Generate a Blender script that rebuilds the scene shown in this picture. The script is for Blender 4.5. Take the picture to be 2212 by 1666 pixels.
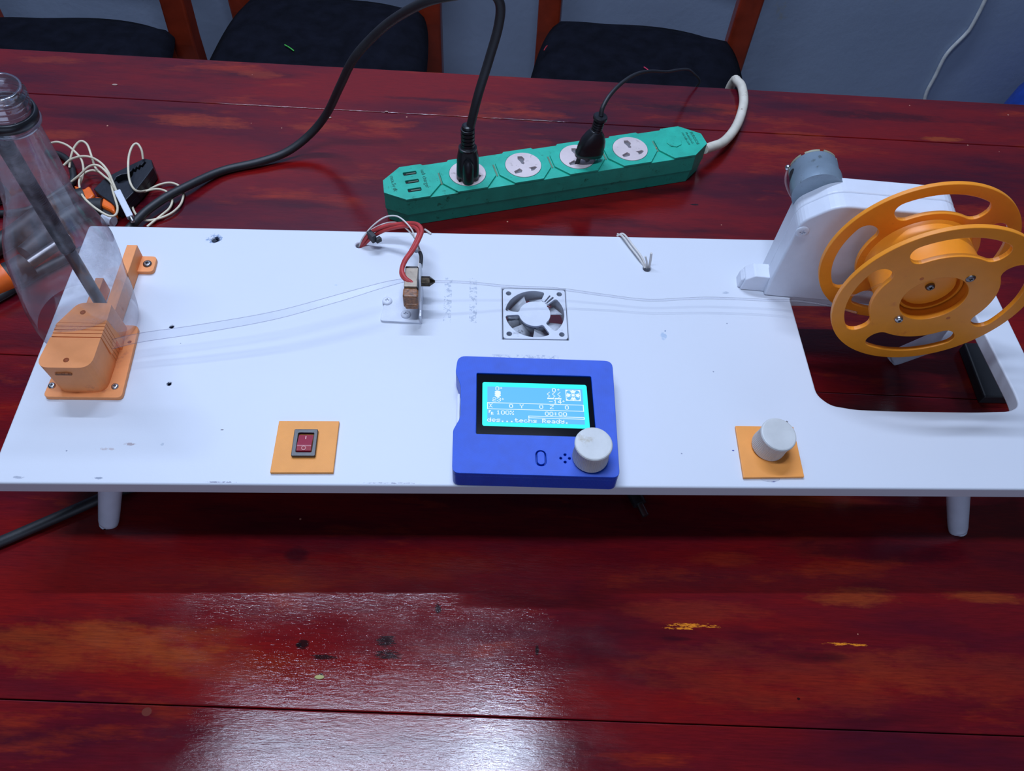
import bpy, math, random
import numpy as np
from mathutils import Vector, Matrix
for o in list(bpy.data.objects): bpy.data.objects.remove(o)
SC = bpy.context.scene
COL = SC.collection
R_ = math.radians
M = 0.001                      # everything below is written in millimetres

# ------------------------------------------------------------------ camera
FPX, PITCH, ROLL, YAW, CAMZ = 1703.4, R_(55.99), R_(4.57), R_(-4.68), 565.3
_cp, _sp = math.cos(PITCH), math.sin(PITCH)
_f = Vector((0, _cp, -_sp)); _r = Vector((1, 0, 0)); _u = Vector((0, _sp, _cp))
_r2 = _r*math.cos(ROLL) + _u*math.sin(ROLL); _u2 = -_r*math.sin(ROLL) + _u*math.cos(ROLL)
_Z = Matrix.Rotation(YAW, 3, 'Z')
CR, CU, CF = _Z@_r2, _Z@_u2, _Z@_f
cam_d = bpy.data.cameras.new('camera'); cam = bpy.data.objects.new('camera', cam_d); COL.objects.link(cam)
cam.matrix_world = Matrix((( CR.x, CU.x, -CF.x, 0), (CR.y, CU.y, -CF.y, 0), (CR.z, CU.z, -CF.z, CAMZ*M), (0, 0, 0, 1)))
cam_d.sensor_fit = 'HORIZONTAL'; cam_d.sensor_width = 36; cam_d.lens = FPX/2212*36
cam_d.clip_start = 0.01; cam_d.clip_end = 50
SC.camera = cam
# ------------------------------------------------------------------ light
LC = (0.63, 0.75, 1.0)         # colour of the cool fluorescent light
SC.view_settings.view_transform = 'Standard'; SC.view_settings.look = 'None'
SC.view_settings.gamma = 1; SC.view_settings.exposure = 0.14; SC.view_settings.use_curve_mapping = False
w = bpy.data.worlds.new('world'); SC.world = w; w.use_nodes = True
w.node_tree.nodes['Background'].inputs[0].default_value = (0.55, 0.72, 1.0, 1)
w.node_tree.nodes['Background'].inputs[1].default_value = 0.055
def area(name, loc, sx, sy, power, col=LC, rx=0):
    d = bpy.data.lights.new(name, 'AREA'); d.shape = 'RECTANGLE'; d.size = sx; d.size_y = sy
    d.energy = power; d.color = col
    o = bpy.data.objects.new(name, d); COL.objects.link(o); o.location = loc; o.rotation_euler = (rx, 0, 0)
    return o
area('tube_light', (-0.32, 1.26, 2.0), 1.2, 0.035, 28, rx=R_(-14))
area('ceiling_light', (-0.24, 0.27, 1.7), 0.80, 0.12, 11)
area('ceiling_bulb', (0.06, 0.27, 1.69), 0.12, 0.10, 3.0)
area('fill_behind', (0.1, -1.9, 0.75), 2.2, 1.0, 9.5, col=(0.66, 0.80, 1.15), rx=R_(90))  # added soft fill behind the camera, lifts the faces turned towards it

# ------------------------------------------------------------------ helpers
def lin(c):
    c = c/255.0
    return c/12.92 if c <= 0.04045 else ((c+0.055)/1.055)**2.4
def alb(r, g, b, k=1.0):       # surface colour of something that shows as r,g,b under the cool light
    return tuple(min(0.92, max(0.002, lin(v)/l*0.80*k)) for v, l in zip((r, g, b), LC))
def ray(px, py):
    return CR*((px-1106)/FPX) - CU*((py-833)/FPX) + CF
CAM = Vector((0, 0, CAMZ))
def P(px, py, z=0.0):
    d = ray(px, py); return CAM + d*((z-CAMZ)/d.z)
def PY(px, py, y):
    d = ray(px, py); return CAM + d*(y/d.y)

def nmat(name):
    m = bpy.data.materials.new(name); m.use_nodes = True
    nt = m.node_tree; b = nt.nodes['Principled BSDF']
    return m, nt, b
def N(nt, t, **k):
    n = nt.nodes.new(t)
    for a, v in k.items():
        if a.startswith('i_'):
            key = a[2:]; key = int(key) if key.isdigit() else key.replace('_', ' ')
            n.inputs[key].default_value = v
        else: setattr(n, a, v)
    return n
def ramp(nt, stops, fac=None):
    n = nt.nodes.new('ShaderNodeValToRGB'); e = n.color_ramp.elements
    while len(e) < len(stops): e.new(0.5)
    for el, (p, c) in zip(e, stops):
        el.position = p; el.color = (c, c, c, 1) if isinstance(c, (int, float)) else (*c, 1)
    if fac is not None: nt.links.new(fac, n.inputs[0])
    return n
def mixc(nt, fac, a, b, mode='MIX'):
    n = nt.nodes.new('ShaderNodeMix'); n.data_type = 'RGBA'; n.blend_type = mode
    for s, v in ((n.inputs[0], fac), (n.inputs[6], a), (n.inputs[7], b)):
        if hasattr(v, 'is_linked'): nt.links.new(v, s)
        else: s.default_value = v if isinstance(v, (int, float)) else (*v, 1)
    return n.outputs[2]
def math_(nt, op, a, b=0.0, clamp=False):
    n = nt.nodes.new('ShaderNodeMath'); n.operation = op; n.use_clamp = clamp
    for s, v in zip(n.inputs, (a, b)):
        if hasattr(v, 'is_linked'): nt.links.new(v, s)
        else: s.default_value = v
    return n.outputs[0]
def coords(nt, scale=(1, 1, 1), rot=(0, 0, 0), loc=(0, 0, 0)):
    tc = nt.nodes.new('ShaderNodeTexCoord'); mp = nt.nodes.new('ShaderNodeMapping')
    mp.inputs['Scale'].default_value = scale; mp.inputs['Rotation'].default_value = rot; mp.inputs['Location'].default_value = loc
    nt.links.new(tc.outputs['Object'], mp.inputs[0]); return mp.outputs[0]
def noise(nt, vec, sc, det=3, rough=0.6, out=0):
    n = N(nt, 'ShaderNodeTexNoise'); n.inputs['Scale'].default_value = sc; n.inputs['Detail'].default_value = det
    n.inputs['Roughness'].default_value = rough; nt.links.new(vec, n.inputs['Vector']); return n.outputs[out]
def bump(nt, b, h, strength, dist=0.001, prev=None):
    n = N(nt, 'ShaderNodeBump'); n.inputs['Strength'].default_value = strength; n.inputs['Distance'].default_value = dist
    nt.links.new(h, n.inputs['Height'])
    if prev is not None: nt.links.new(prev, n.inputs['Normal'])
    nt.links.new(n.outputs[0], b.inputs['Normal']); return n.outputs[0]

def plain(name, col, rough=0.5, metal=0.0, var=0.12, nscale=60, bmp=0.0, bscale=400, spec=0.5, dirt=None):
    m, nt, b = nmat(name); v = coords(nt)
    nz = noise(nt, v, nscale, 4)
    c = mixc(nt, ramp(nt, [(0.35, 0.0), (0.65, 1.0)], nz).outputs[0], tuple(x*(1-var) for x in col), tuple(min(1, x*(1+var)) for x in col))
    if dirt:
        d = ramp(nt, [(0.60, 0.0), (0.72, 1.0)], noise(nt, v, dirt[1], 5, 0.7)).outputs[0]
        c = mixc(nt, d, c, dirt[0])
    nt.links.new(c, b.inputs['Base Color'])
    b.inputs['Roughness'].default_value = rough; b.inputs['Metallic'].default_value = metal
    b.inputs['Specular IOR Level'].default_value = spec
    if bmp: bump(nt, b, noise(nt, v, bscale, 3), bmp, 0.0005)
    return m
def printed(name, col, rough=0.42, spacing=0.45, ang=45, strength=0.35, var=0.10, dirt=None, sss=0.0):
    # 3D-printed plastic: fine parallel lines
    m, nt, b = nmat(name); v = coords(nt); vr = coords(nt, rot=(0, 0, R_(ang)))
    c = mixc(nt, noise(nt, v, 90, 4), tuple(x*(1-var) for x in col), tuple(min(1, x*(1+var)) for x in col))
    if dirt:
        c = mixc(nt, ramp(nt, [(0.62, 0.0), (0.74, 0.7)], noise(nt, v, dirt[1], 5, 0.7)).outputs[0], c, dirt[0])
    nt.links.new(c, b.inputs['Base Color']); b.inputs['Roughness'].default_value = rough
    wv = N(nt, 'ShaderNodeTexWave'); wv.inputs['Scale'].default_value = 0.314/(spacing*M); wv.inputs['Distortion'].default_value = 0.3
    nt.links.new(vr, wv.inputs['Vector']); bump(nt, b, wv.outputs['Fac'], strength, 0.0001)
    if sss: b.inputs['Subsurface Weight'].default_value = sss; b.inputs['Subsurface Radius'].default_value = (0.004, 0.002, 0.0006); b.inputs['Subsurface Scale'].default_value = 1
    return m
def emit(name, col, s=1.0):
    m, nt, b = nmat(name); b.inputs['Base Color'].default_value = (0.01, 0.02, 0.03, 1)
    b.inputs['Emission Color'].default_value = (*col, 1); b.inputs['Emission Strength'].default_value = s
    b.inputs['Roughness'].default_value = 0.3; b.inputs['Specular IOR Level'].default_value = 0.08; return m

class MB:
    def __init__(s): s.v = []; s.f = []; s.sm = []
    def add(s, vs, fs, smooth=False, T=None):
        o = len(s.v)
        for p in vs:
            p = Vector(p); s.v.append(T@p if T is not None else p)
        for f in fs: s.f.append([i+o for i in f]); s.sm.append(smooth)
        return s
    def box(s, c, d, T=None):
        x, y, z = (t/2 for t in d); cx, cy, cz = c
        vs = [(cx+i*x, cy+j*y, cz+k*z) for i in (-1, 1) for j in (-1, 1) for k in (-1, 1)]
        return s.add(vs, [(0, 1, 3, 2), (4, 6, 7, 5), (0, 4, 5, 1), (2, 3, 7, 6), (0, 2, 6, 4), (1, 5, 7, 3)], False, T)
    def lathe(s, prof, T=None, seg=40, smooth=True, cap0=True, cap1=True, rfun=None):
        n = len(prof); vs = []
        for r, z in prof:
            for k in range(seg):
                a = 2*math.pi*k/seg; rr = r*(rfun(a, z) if rfun else 1)
                vs.append((rr*math.cos(a), rr*math.sin(a), z))
        fs = [(i*seg+k, i*seg+(k+1) % seg, (i+1)*seg+(k+1) % seg, (i+1)*seg+k) for i in range(n-1) for k in range(seg)]
        s.add(vs, fs, smooth, T)
        if cap0: s.add(vs[:seg][::-1], [list(range(seg))], False, T)
        if cap1: s.add(vs[-seg:], [list(range(seg))], False, T)
        return s
    def cyl(s, p, q, r, r2=None, seg=24, bev=0.0):
        p, q = Vector(p), Vector(q); L = (q-p).length; r2 = r if r2 is None else r2
        T = Matrix.Translation(p) @ (q-p).to_track_quat('Z', 'Y').to_matrix().to_4x4()
        pr = [(r, 0), (r2, L)] if not bev else [(r-bev, 0), (r, bev), (r2, L-bev), (r2-bev, L)]
        return s.lathe(pr, T, seg)
    def prism(s, poly, z0, z1, T=None, inset=0.0, top=None):
        n = len(poly); top = top or poly
        vs = [(x, y, z0) for x, y in poly]+[(x, y, z1) for x, y in top]
        fs = [(i, (i+1) % n, n+(i+1) % n, n+i) for i in range(n)]+[list(range(n))[::-1], list(range(n, 2*n))]
        return s.add(vs, fs, False, T)
    def tube(s, pts, r, seg=12, sub=8, flat=None, caps=True, rf=None):
        pts = smooth_path(pts, sub) if sub > 1 else [Vector(p) for p in pts]
        n = len(pts); t = [(pts[min(i+1, n-1)]-pts[max(i-1, 0)]).normalized() for i in range(n)]
        up = Vector((0, 0, 1)) if abs(t[0].z) < 0.9 else Vector((1, 0, 0))
        a = t[0].cross(up).normalized(); vs = []
        for i in range(n):
            a = (a - t[i]*a.dot(t[i])).normalized(); b_ = t[i].cross(a)
            rr = r*(rf(i/(n-1)) if rf else 1)
            for k in range(seg):
                w_ = 2*math.pi*k/seg; vs.append(pts[i]+a*math.cos(w_)*rr+b_*math.sin(w_)*rr*(flat or 1))
        fs = [(i*seg+k, (i+1)*seg+k, (i+1)*seg+(k+1) % seg, i*seg+(k+1) % seg) for i in range(n-1) for k in range(seg)]
        s.add(vs, fs, True)
        if caps: s.add(vs[:seg], [list(range(seg))]); s.add(vs[-seg:][::-1], [list(range(seg))])
        return s
    def sphere(s, c, r, sc=(1, 1, 1), seg=20):
        pr = [(r*math.sin(math.pi*i/12)+1e-4, -r*math.cos(math.pi*i/12)) for i in range(13)]
        T = Matrix.Translation(Vector(c)) @ Matrix.Diagonal((*sc, 1)); return s.lathe(pr, T, seg)
def smooth_path(pts, sub=8):
    p = [Vector(q) for q in pts]; p = [p[0]*2-p[1]]+p+[p[-1]*2-p[-2]]; out = []
    for i in range(1, len(p)-2):
        for k in range(sub):
            t = k/sub; a, b, c, d = p[i-1:i+3]
            out.append(0.5*((2*b)+(c-a)*t+(2*a-5*b+4*c-d)*t*t+(3*b-a-3*c+d)*t**3))
    out.append(p[-2]); return out
ROOT = {}
def root_inv(parent):
    while parent.parent is not None: parent = parent.parent
    return ROOT[parent.name].inverted()
def finish(name, me, mats, parent=None, bevel=0, seg=2, subd=0, local=False, solid=0):
    """me is in mm world coordinates (or root-local with local=True)"""
    if parent is None:
        n = len(me.vertices); co = np.empty(n*3); me.vertices.foreach_get('co', co); co = co.reshape(-1, 3)
        mn, mx = co.min(0), co.max(0); base = Vector(((mn[0]+mx[0])/2, (mn[1]+mx[1])/2, mn[2]))
        me.transform(Matrix.Translation(-base)); me.transform(Matrix.Scale(M, 4))
        o = bpy.data.objects.new(name, me); o.location = base*M; ROOT[o.name] = Matrix.Translation(base)
    else:
        if not local: me.transform(root_inv(parent))
        me.transform(Matrix.Scale(M, 4)); o = bpy.data.objects.new(name, me); o.parent = parent
    COL.objects.link(o)
    for m in (mats if isinstance(mats, (list, tuple)) else [mats]): me.materials.append(m)
    if solid: md = o.modifiers.new('s', 'SOLIDIFY'); md.thickness = solid*M; md.offset = 0
    if bevel:
        md = o.modifiers.new('b', 'BEVEL'); md.width = bevel*M; md.segments = seg; md.limit_method = 'ANGLE'; md.angle_limit = R_(35)
        md.harden_normals = False
    if subd: md = o.modifiers.new('d', 'SUBSURF'); md.levels = subd; md.render_levels = subd
    return o
def obj(name, mb, mat, parent=None, **k):
    me = bpy.data.meshes.new(name); me.from_pydata([tuple(v) for v in mb.v], [], mb.f); me.update()
    for p, s in zip(me.polygons, mb.sm): p.use_smooth = s
    return finish(name, me, mat, parent, **k)
def curve_mesh(loops, z0, z1, bev=0.0, T=None, bseg=2):
    """filled 2D outline with holes, between z0 and z1, bevelled inwards of its size"""
    cu = bpy.data.curves.new('tmp', 'CURVE'); cu.dimensions = '2D'; cu.fill_mode = 'BOTH'
    cu.extrude = max(0, (z1-z0)/2-bev); cu.bevel_depth = bev; cu.bevel_resolution = bseg; cu.offset = -bev
    for lp in loops:
        sp = cu.splines.new('POLY'); sp.points.add(len(lp)-1); sp.use_cyclic_u = True
        for pt, (x, y) in zip(sp.points, lp): pt.co = (x, y, 0, 1)
    o = bpy.data.objects.new('tmp', cu); COL.objects.link(o)
    dg = bpy.context.evaluated_depsgraph_get(); me = bpy.data.meshes.new_from_object(o.evaluated_get(dg))
    bpy.data.objects.remove(o); bpy.data.curves.remove(cu)
    me.transform(Matrix.Translation((0, 0, (z0+z1)/2)))
    if T is not None: me.transform(T)
    for p in me.polygons: p.use_smooth = False
    me.materials.clear(); return me
def text_mesh(s, size, T, depth=0.15, align='LEFT', spacing=1.0):
    cu = bpy.data.curves.new('tmp', 'FONT'); cu.body = s; cu.size = size; cu.extrude = depth; cu.align_x = align; cu.space_character = spacing
    o = bpy.data.objects.new('tmp', cu); COL.objects.link(o)
    dg = bpy.context.evaluated_depsgraph_get(); me = bpy.data.meshes.new_from_object(o.evaluated_get(dg))
    bpy.data.objects.remove(o); bpy.data.curves.remove(cu); me.transform(T); me.materials.clear(); return me
def join_meshes(ms):
    mb = MB()
    for m in ms: mb.add([v.co.copy() for v in m.vertices], [list(p.vertices) for p in m.polygons])
    me = bpy.data.meshes.new('j'); me.from_pydata([tuple(v) for v in mb.v], [], mb.f); me.update(); return me
def rrect(x0, y0, x1, y1, r, n=6):
    out = []
    for cx, cy, a0 in ((x1-r, y1-r, 0), (x0+r, y1-r, 90), (x0+r, y0+r, 180), (x1-r, y0+r, 270)):
        for k in range(n+1):
            a = R_(a0+90*k/n); out.append((cx+r*math.cos(a), cy+r*math.sin(a)))
    return out
def circ(cx, cy, r, n=32): return [(cx+r*math.cos(2*math.pi*k/n), cy+r*math.sin(2*math.pi*k/n)) for k in range(n)]
def rsector(a0, a1, r0, r1, q, cx=0, cy=0, n=18):
    """annular sector with corners rounded by q"""
    out = []
    def arc(c, ra, t0, t1, m):
        for k in range(m+1):
            t = t0+(t1-t0)*k/m; out.append((c[0]+ra*math.cos(t), c[1]+ra*math.sin(t)))
    a0, a1 = R_(a0), R_(a1); do = math.asin(q/(r1-q)); di = math.asin(q/(r0+q))
    arc((0, 0), r1, a0+do, a1-do, n)
    arc(((r1-q)*math.cos(a1-do), (r1-q)*math.sin(a1-do)), q, a1-do, a1+math.pi/2, 6)
    arc(((r0+q)*math.cos(a1-di), (r0+q)*math.sin(a1-di)), q, a1+math.pi/2, a1-di+math.pi, 6)
    arc((0, 0), r0, a1-di, a0+di, n)
    arc(((r0+q)*math.cos(a0+di), (r0+q)*math.sin(a0+di)), q, a0+di+math.pi, a0+1.5*math.pi, 6)
    arc(((r1-q)*math.cos(a0+do), (r1-q)*math.sin(a0+do)), q, a0+1.5*math.pi, a0+do+2*math.pi, 6)
    return [(x+cx, y+cy) for x, y in out]
def rpoly(pts, r, n=5):
    """round the corners of a polygon; r number or list"""
    out = []; m = len(pts)
    for i in range(m):
        a, b, c = Vector(pts[i-1]), Vector(pts[i]), Vector(pts[(i+1) % m]); rr = r[i] if isinstance(r, (list, tuple)) else r
        u, v = (a-b), (c-b); d = min(rr, u.length*0.45, v.length*0.45)
        if d < 0.01: out.append(tuple(b)); continue
        p, q = b+u.normalized()*d, b+v.normalized()*d
        for k in range(n+1):
            t = k/n; w_ = p*(1-t)**2+b*2*t*(1-t)+q*t*t; out.append((w_.x, w_.y))
    return out
def tag(o, label, cat, group=None):
    o['label'] = label; o['category'] = cat
    if group: o['group'] = group
    return o
def thing(name, label, cat, loc, rotz=0.0, group=None):
    o = bpy.data.objects.new(name, None); COL.objects.link(o); loc = Vector(loc)
    o.location = loc*M; o.rotation_euler = (0, 0, rotz); o.empty_display_size = 0.02
    ROOT[o.name] = Matrix.Translation(loc) @ Matrix.Rotation(rotz, 4, 'Z')
    return tag(o, label, cat, group)
def struct(o): o['kind'] = 'structure'; return o
def screw(name, c, n, r, mat, parent, h=1.6, local=False):
    """cross-head screw: domed head with a recessed cross"""
    T = Matrix.Translation(Vector(c)) @ Vector(n).to_track_quat('Z', 'Y').to_matrix().to_4x4()
    mb = MB(); S = 32; prof = [(r, 0), (r, h*0.35), (r*0.9, h*0.75), (r*0.62, h), (r*0.5, h)]
    mb.lathe(prof, T, S, cap1=False)
    # recessed cross in the flat middle
    lp = []
    a, b_ = r*0.14, r*0.42
    cross = [(a, a), (a, b_), (-a, b_), (-a, a), (-b_, a), (-b_, -a), (-a, -a), (-a, -b_), (a, -b_), (a, -a), (b_, -a), (b_, a)]
    me = curve_mesh([circ(0, 0, r*0.5, S), cross], h*0.3, h, 0, T)
    mb.add([v.co.copy() for v in me.vertices], [list(p.vertices) for p in me.polygons])
    mb.lathe([(r*0.5, h*0.3), (0.01, h*0.3)], T, S, cap0=False, cap1=False)
    return obj(name, mb, mat, parent, local=local)
random.seed(4)

# ------------------------------------------------------------------ materials
WHITE = plain('white_paint', (0.68, 0.71, 0.77), 0.32, var=0.02, bmp=0.12, bscale=260)
WPLAST = plain('white_painted_plastic', (0.66, 0.69, 0.76), 0.40, var=0.04, bmp=0.2, bscale=500)
ORANGE = printed('orange_print', alb(232, 148, 42, 0.95), 0.38, 0.5, 40, 0.15, sss=0.12, dirt=(alb(190, 100, 50), 60))
ORANGE_P = printed('orange_plate', alb(228, 155, 78), 0.45, 0.55, -45, 0.5)
PEACH = printed('peach_orange_print', alb(224, 150, 100), 0.5, 0.35, 0, 0.25, dirt=(alb(190, 120, 90), 80))
BLUE = printed('blue_print', alb(12, 78, 222), 0.38, 0.6, -45, 0.7, var=0.2)
BLACK = plain('black_plastic', (0.012, 0.013, 0.016), 0.35, bmp=0.15)
BLACKM = plain('black_rubber', (0.016, 0.017, 0.020), 0.5, bmp=0.2)
KNOBW = plain('worn_white_knob', alb(186, 202, 226), 0.5, var=0.06, dirt=(alb(165, 170, 172), 55), bmp=0.15)
STEEL = plain('steel', (0.55, 0.56, 0.58), 0.3, 1.0, var=0.1)
DSTEEL = plain('dark_steel', (0.22, 0.21, 0.21), 0.35, 1.0, var=0.2)
GREEN = plain('green_plastic', alb(36, 176, 170), 0.42, var=0.08, nscale=80, bmp=0.25, bscale=700, dirt=(alb(12, 105, 92), 110))
GROOVE = plain('dirty_groove', alb(95, 130, 120), 0.7)
SOCKET = plain('white_socket_plastic', alb(200, 200, 225), 0.4, var=0.05, dirt=(alb(150, 145, 160), 130))
HOLEM = plain('dark_hole', (0.01, 0.01, 0.012), 0.8)
GREYH = plain('socket_shutter_grey', alb(105, 110, 130), 0.6)
REDW = plain('red_sleeve', alb(166, 58, 66), 0.5, var=0.15, bmp=0.4, bscale=900)
WWIRE = plain('white_wire', alb(190, 200, 220), 0.4)
CREAM = plain('cream_cable', alb(198, 202, 200), 0.4)
WALLC = plain('pale_wall_cable', (0.80, 0.82, 0.80), 0.4)
def clear_mat(name, haze=0.10, tint=(0.955, 0.955, 0.975), hs=25, hazecol=(0.75, 0.75, 0.8), edge=0.5, face=0.035, gr=0.10, etint=(0.6, 0.6, 0.66), ep=3.0):
    m, nt, b = nmat(name); nt.nodes.remove(b)
    out = nt.nodes['Material Output']; v = coords(nt)
    tr = N(nt, 'ShaderNodeBsdfTransparent'); tr.inputs[0].default_value = (*tint, 1)
    gl = N(nt, 'ShaderNodeBsdfGlossy'); gl.inputs['Roughness'].default_value = gr
    df = N(nt, 'ShaderNodeBsdfDiffuse'); df.inputs[0].default_value = (*hazecol, 1)
    tl = N(nt, 'ShaderNodeBsdfTranslucent'); tl.inputs[0].default_value = (*hazecol, 1)
    lw_ = N(nt, 'ShaderNodeLayerWeight'); lw_.inputs[0].default_value = 0.5; frv = math_(nt, 'ADD', math_(nt, 'MULTIPLY', math_(nt, 'POWER', lw_.outputs['Facing'], 3.0), edge), face)
    bp = N(nt, 'ShaderNodeBump'); bp.inputs['Strength'].default_value = 0.25; bp.inputs['Distance'].default_value = 0.002
    nt.links.new(noise(nt, v, 45, 2), bp.inputs['Height']); nt.links.new(bp.outputs[0], gl.inputs['Normal']); nt.links.new(bp.outputs[0], lw_.inputs['Normal'])
    nt.links.new(mixc(nt, math_(nt, 'POWER', lw_.outputs['Facing'], ep), tint, etint), tr.inputs[0])
    hz = N(nt, 'ShaderNodeMixShader'); hz.inputs[0].default_value = 0.5; nt.links.new(df.outputs[0], hz.inputs[1]); nt.links.new(tl.outputs[0], hz.inputs[2])
    f1 = math_(nt, 'MULTIPLY', ramp(nt, [(0.47, 0.14), (0.64, 1.0)], noise(nt, v, hs, 5, 0.65)).outputs[0], haze)
    m1 = N(nt, 'ShaderNodeMixShader'); nt.links.new(f1, m1.inputs[0]); nt.links.new(tr.outputs[0], m1.inputs[1]); nt.links.new(hz.outputs[0], m1.inputs[2])
    m2 = N(nt, 'ShaderNodeMixShader'); nt.links.new(frv, m2.inputs[0]); nt.links.new(m1.outputs[0], m2.inputs[1]); nt.links.new(gl.outputs[0], m2.inputs[2])
    nt.links.new(m2.outputs[0], out.inputs[0]); return m
PET = clear_mat('clear_bottle_plastic', 0.42, tint=(0.93, 0.93, 0.95), face=0.06, hs=16)
PETN = clear_mat('clear_neck_plastic', 0.30, tint=(0.88, 0.9, 0.93), face=0.18, edge=0.9)
FILM = clear_mat('clear_strip_plastic', 0.05, edge=0.2, face=0.012, gr=0.3, tint=(0.95, 0.955, 0.97))
FILA = clear_mat('clear_filament', 0.08, edge=0.25, face=0.02, gr=0.2, tint=(0.96, 0.96, 0.975), etint=(0.12, 0.12, 0.16), ep=2.2)
FILE = clear_mat('clear_plastic_edge', 0.12, edge=0.35, face=0.02, gr=0.3, tint=(0.80, 0.80, 0.84))

def spotter(nt, X, Y, noise_out):
    """returns f(col, x, y, rx, ry, colour, lo, hi): a ragged elliptical mark at local (x, y) mm"""
    def f(col, x, y, rx, ry, colr, lo=0.3, hi=0.6, amt=1.0, k=3.0, n_=None):
        dx = math_(nt, 'DIVIDE', math_(nt, 'SUBTRACT', X, x*M), rx*M); dy = math_(nt, 'DIVIDE', math_(nt, 'SUBTRACT', Y, y*M), ry*M)
        d = math_(nt, 'ADD', math_(nt, 'MULTIPLY', dx, dx), math_(nt, 'MULTIPLY', dy, dy))
        d = math_(nt, 'ADD', d, math_(nt, 'MULTIPLY', math_(nt, 'SUBTRACT', n_ or noise_out, 0.5), k))
        return mixc(nt, ramp(nt, [(lo, amt), (hi, 0.0)], d).outputs[0], col, colr)
    return f
TA = R_(-2.35)
def wood_mat():
    m, nt, b = nmat('red_varnished_wood')
    v = coords(nt, (1, 5.0, 1)); v0 = coords(nt)
    big = noise(nt, v, 2.6, 5, 0.62)
    c = mixc(nt, ramp(nt, [(0.34, 0.0), (0.60, 1.0)], big).outputs[0], alb(62, 12, 34), alb(112, 17, 20))
    med = noise(nt, coords(nt, (1, 4.0, 1), loc=(3, 1, 0)), 6.0, 6, 0.65)
    c = mixc(nt, ramp(nt, [(0.56, 0.0), (0.68, 0.75)], med).outputs[0], c, alb(140, 45, 20))
    dk = noise(nt, coords(nt, (1, 6, 1), loc=(7, 5, 0)), 4.0, 5, 0.6)
    c = mixc(nt, ramp(nt, [(0.54, 0.0), (0.70, 0.75)], dk).outputs[0], c, alb(44, 8, 26))
    sep = N(nt, 'ShaderNodeSeparateXYZ'); nt.links.new(v0, sep.inputs[0]); X, Y, Z = sep.outputs
    wv = noise(nt, coords(nt, (1, 3.0, 1)), 26, 5, 0.7); wf = noise(nt, coords(nt, (1, 6, 1)), 190, 4, 0.75)
    sp = spotter(nt, X, Y, wv)
    def L(px, py):
        p = P(px, py, 0); x, y = p.x, p.y-230
        return (x*math.cos(-TA)-y*math.sin(-TA), x*math.sin(-TA)+y*math.cos(-TA))
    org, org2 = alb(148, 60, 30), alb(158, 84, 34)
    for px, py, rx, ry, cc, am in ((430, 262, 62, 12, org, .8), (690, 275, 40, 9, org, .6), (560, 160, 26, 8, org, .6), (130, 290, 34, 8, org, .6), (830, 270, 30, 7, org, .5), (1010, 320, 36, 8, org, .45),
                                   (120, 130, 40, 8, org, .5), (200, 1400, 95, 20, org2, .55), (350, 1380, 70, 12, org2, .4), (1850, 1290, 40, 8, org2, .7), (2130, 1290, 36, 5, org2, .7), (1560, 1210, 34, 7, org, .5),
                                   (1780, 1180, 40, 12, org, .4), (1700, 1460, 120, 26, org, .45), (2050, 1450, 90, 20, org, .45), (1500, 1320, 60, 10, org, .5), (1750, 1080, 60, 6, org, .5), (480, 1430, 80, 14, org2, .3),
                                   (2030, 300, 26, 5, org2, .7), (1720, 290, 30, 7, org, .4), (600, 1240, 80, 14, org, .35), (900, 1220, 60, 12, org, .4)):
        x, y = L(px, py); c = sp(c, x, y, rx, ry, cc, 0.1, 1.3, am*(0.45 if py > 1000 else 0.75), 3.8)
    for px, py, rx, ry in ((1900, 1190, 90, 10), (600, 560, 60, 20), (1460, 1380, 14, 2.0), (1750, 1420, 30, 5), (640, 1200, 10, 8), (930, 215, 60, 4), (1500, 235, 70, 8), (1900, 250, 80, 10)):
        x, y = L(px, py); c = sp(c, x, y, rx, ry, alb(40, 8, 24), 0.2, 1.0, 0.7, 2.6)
    gr = noise(nt, coords(nt, (1, 14, 1)), 60, 5, 0.7)
    c = mixc(nt, ramp(nt, [(0.35, 0.4), (0.6, 0.0)], gr).outputs[0], c, alb(54, 8, 18))
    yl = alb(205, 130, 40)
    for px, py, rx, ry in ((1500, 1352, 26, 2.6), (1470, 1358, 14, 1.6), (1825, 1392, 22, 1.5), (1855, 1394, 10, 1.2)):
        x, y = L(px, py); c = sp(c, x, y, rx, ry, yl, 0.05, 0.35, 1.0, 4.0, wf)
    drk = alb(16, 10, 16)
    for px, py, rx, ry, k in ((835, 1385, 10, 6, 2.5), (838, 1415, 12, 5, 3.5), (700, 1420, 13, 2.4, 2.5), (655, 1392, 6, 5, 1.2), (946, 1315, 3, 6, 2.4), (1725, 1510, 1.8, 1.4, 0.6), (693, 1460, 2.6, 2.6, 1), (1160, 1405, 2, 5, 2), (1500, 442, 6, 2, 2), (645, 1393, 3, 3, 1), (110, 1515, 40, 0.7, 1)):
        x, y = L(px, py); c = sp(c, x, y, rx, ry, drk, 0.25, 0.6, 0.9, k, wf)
    x, y = L(317, 1538); c = sp(c, x, y, 3.4, 2.9, alb(95, 50, 48), 0.8, 1.1, 0.9, 0.6, wf)
    # pale bare edge of the joint at the lower right, faint scratches
    vor = N(nt, 'ShaderNodeTexVoronoi'); vor.inputs['Scale'].default_value = 60; nt.links.new(v0, vor.inputs['Vector'])
    rr = N(nt, 'ShaderNodeSeparateColor'); nt.links.new(vor.outputs['Color'], rr.inputs[0])
    fl = math_(nt, 'MULTIPLY', math_(nt, 'LESS_THAN', vor.outputs['Distance'], 0.05), math_(nt, 'GREATER_THAN', rr.outputs[0], 0.90))
    c = mixc(nt, fl, c, alb(180, 140, 130))
    nt.links.new(c, b.inputs['Base Color'])
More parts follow.
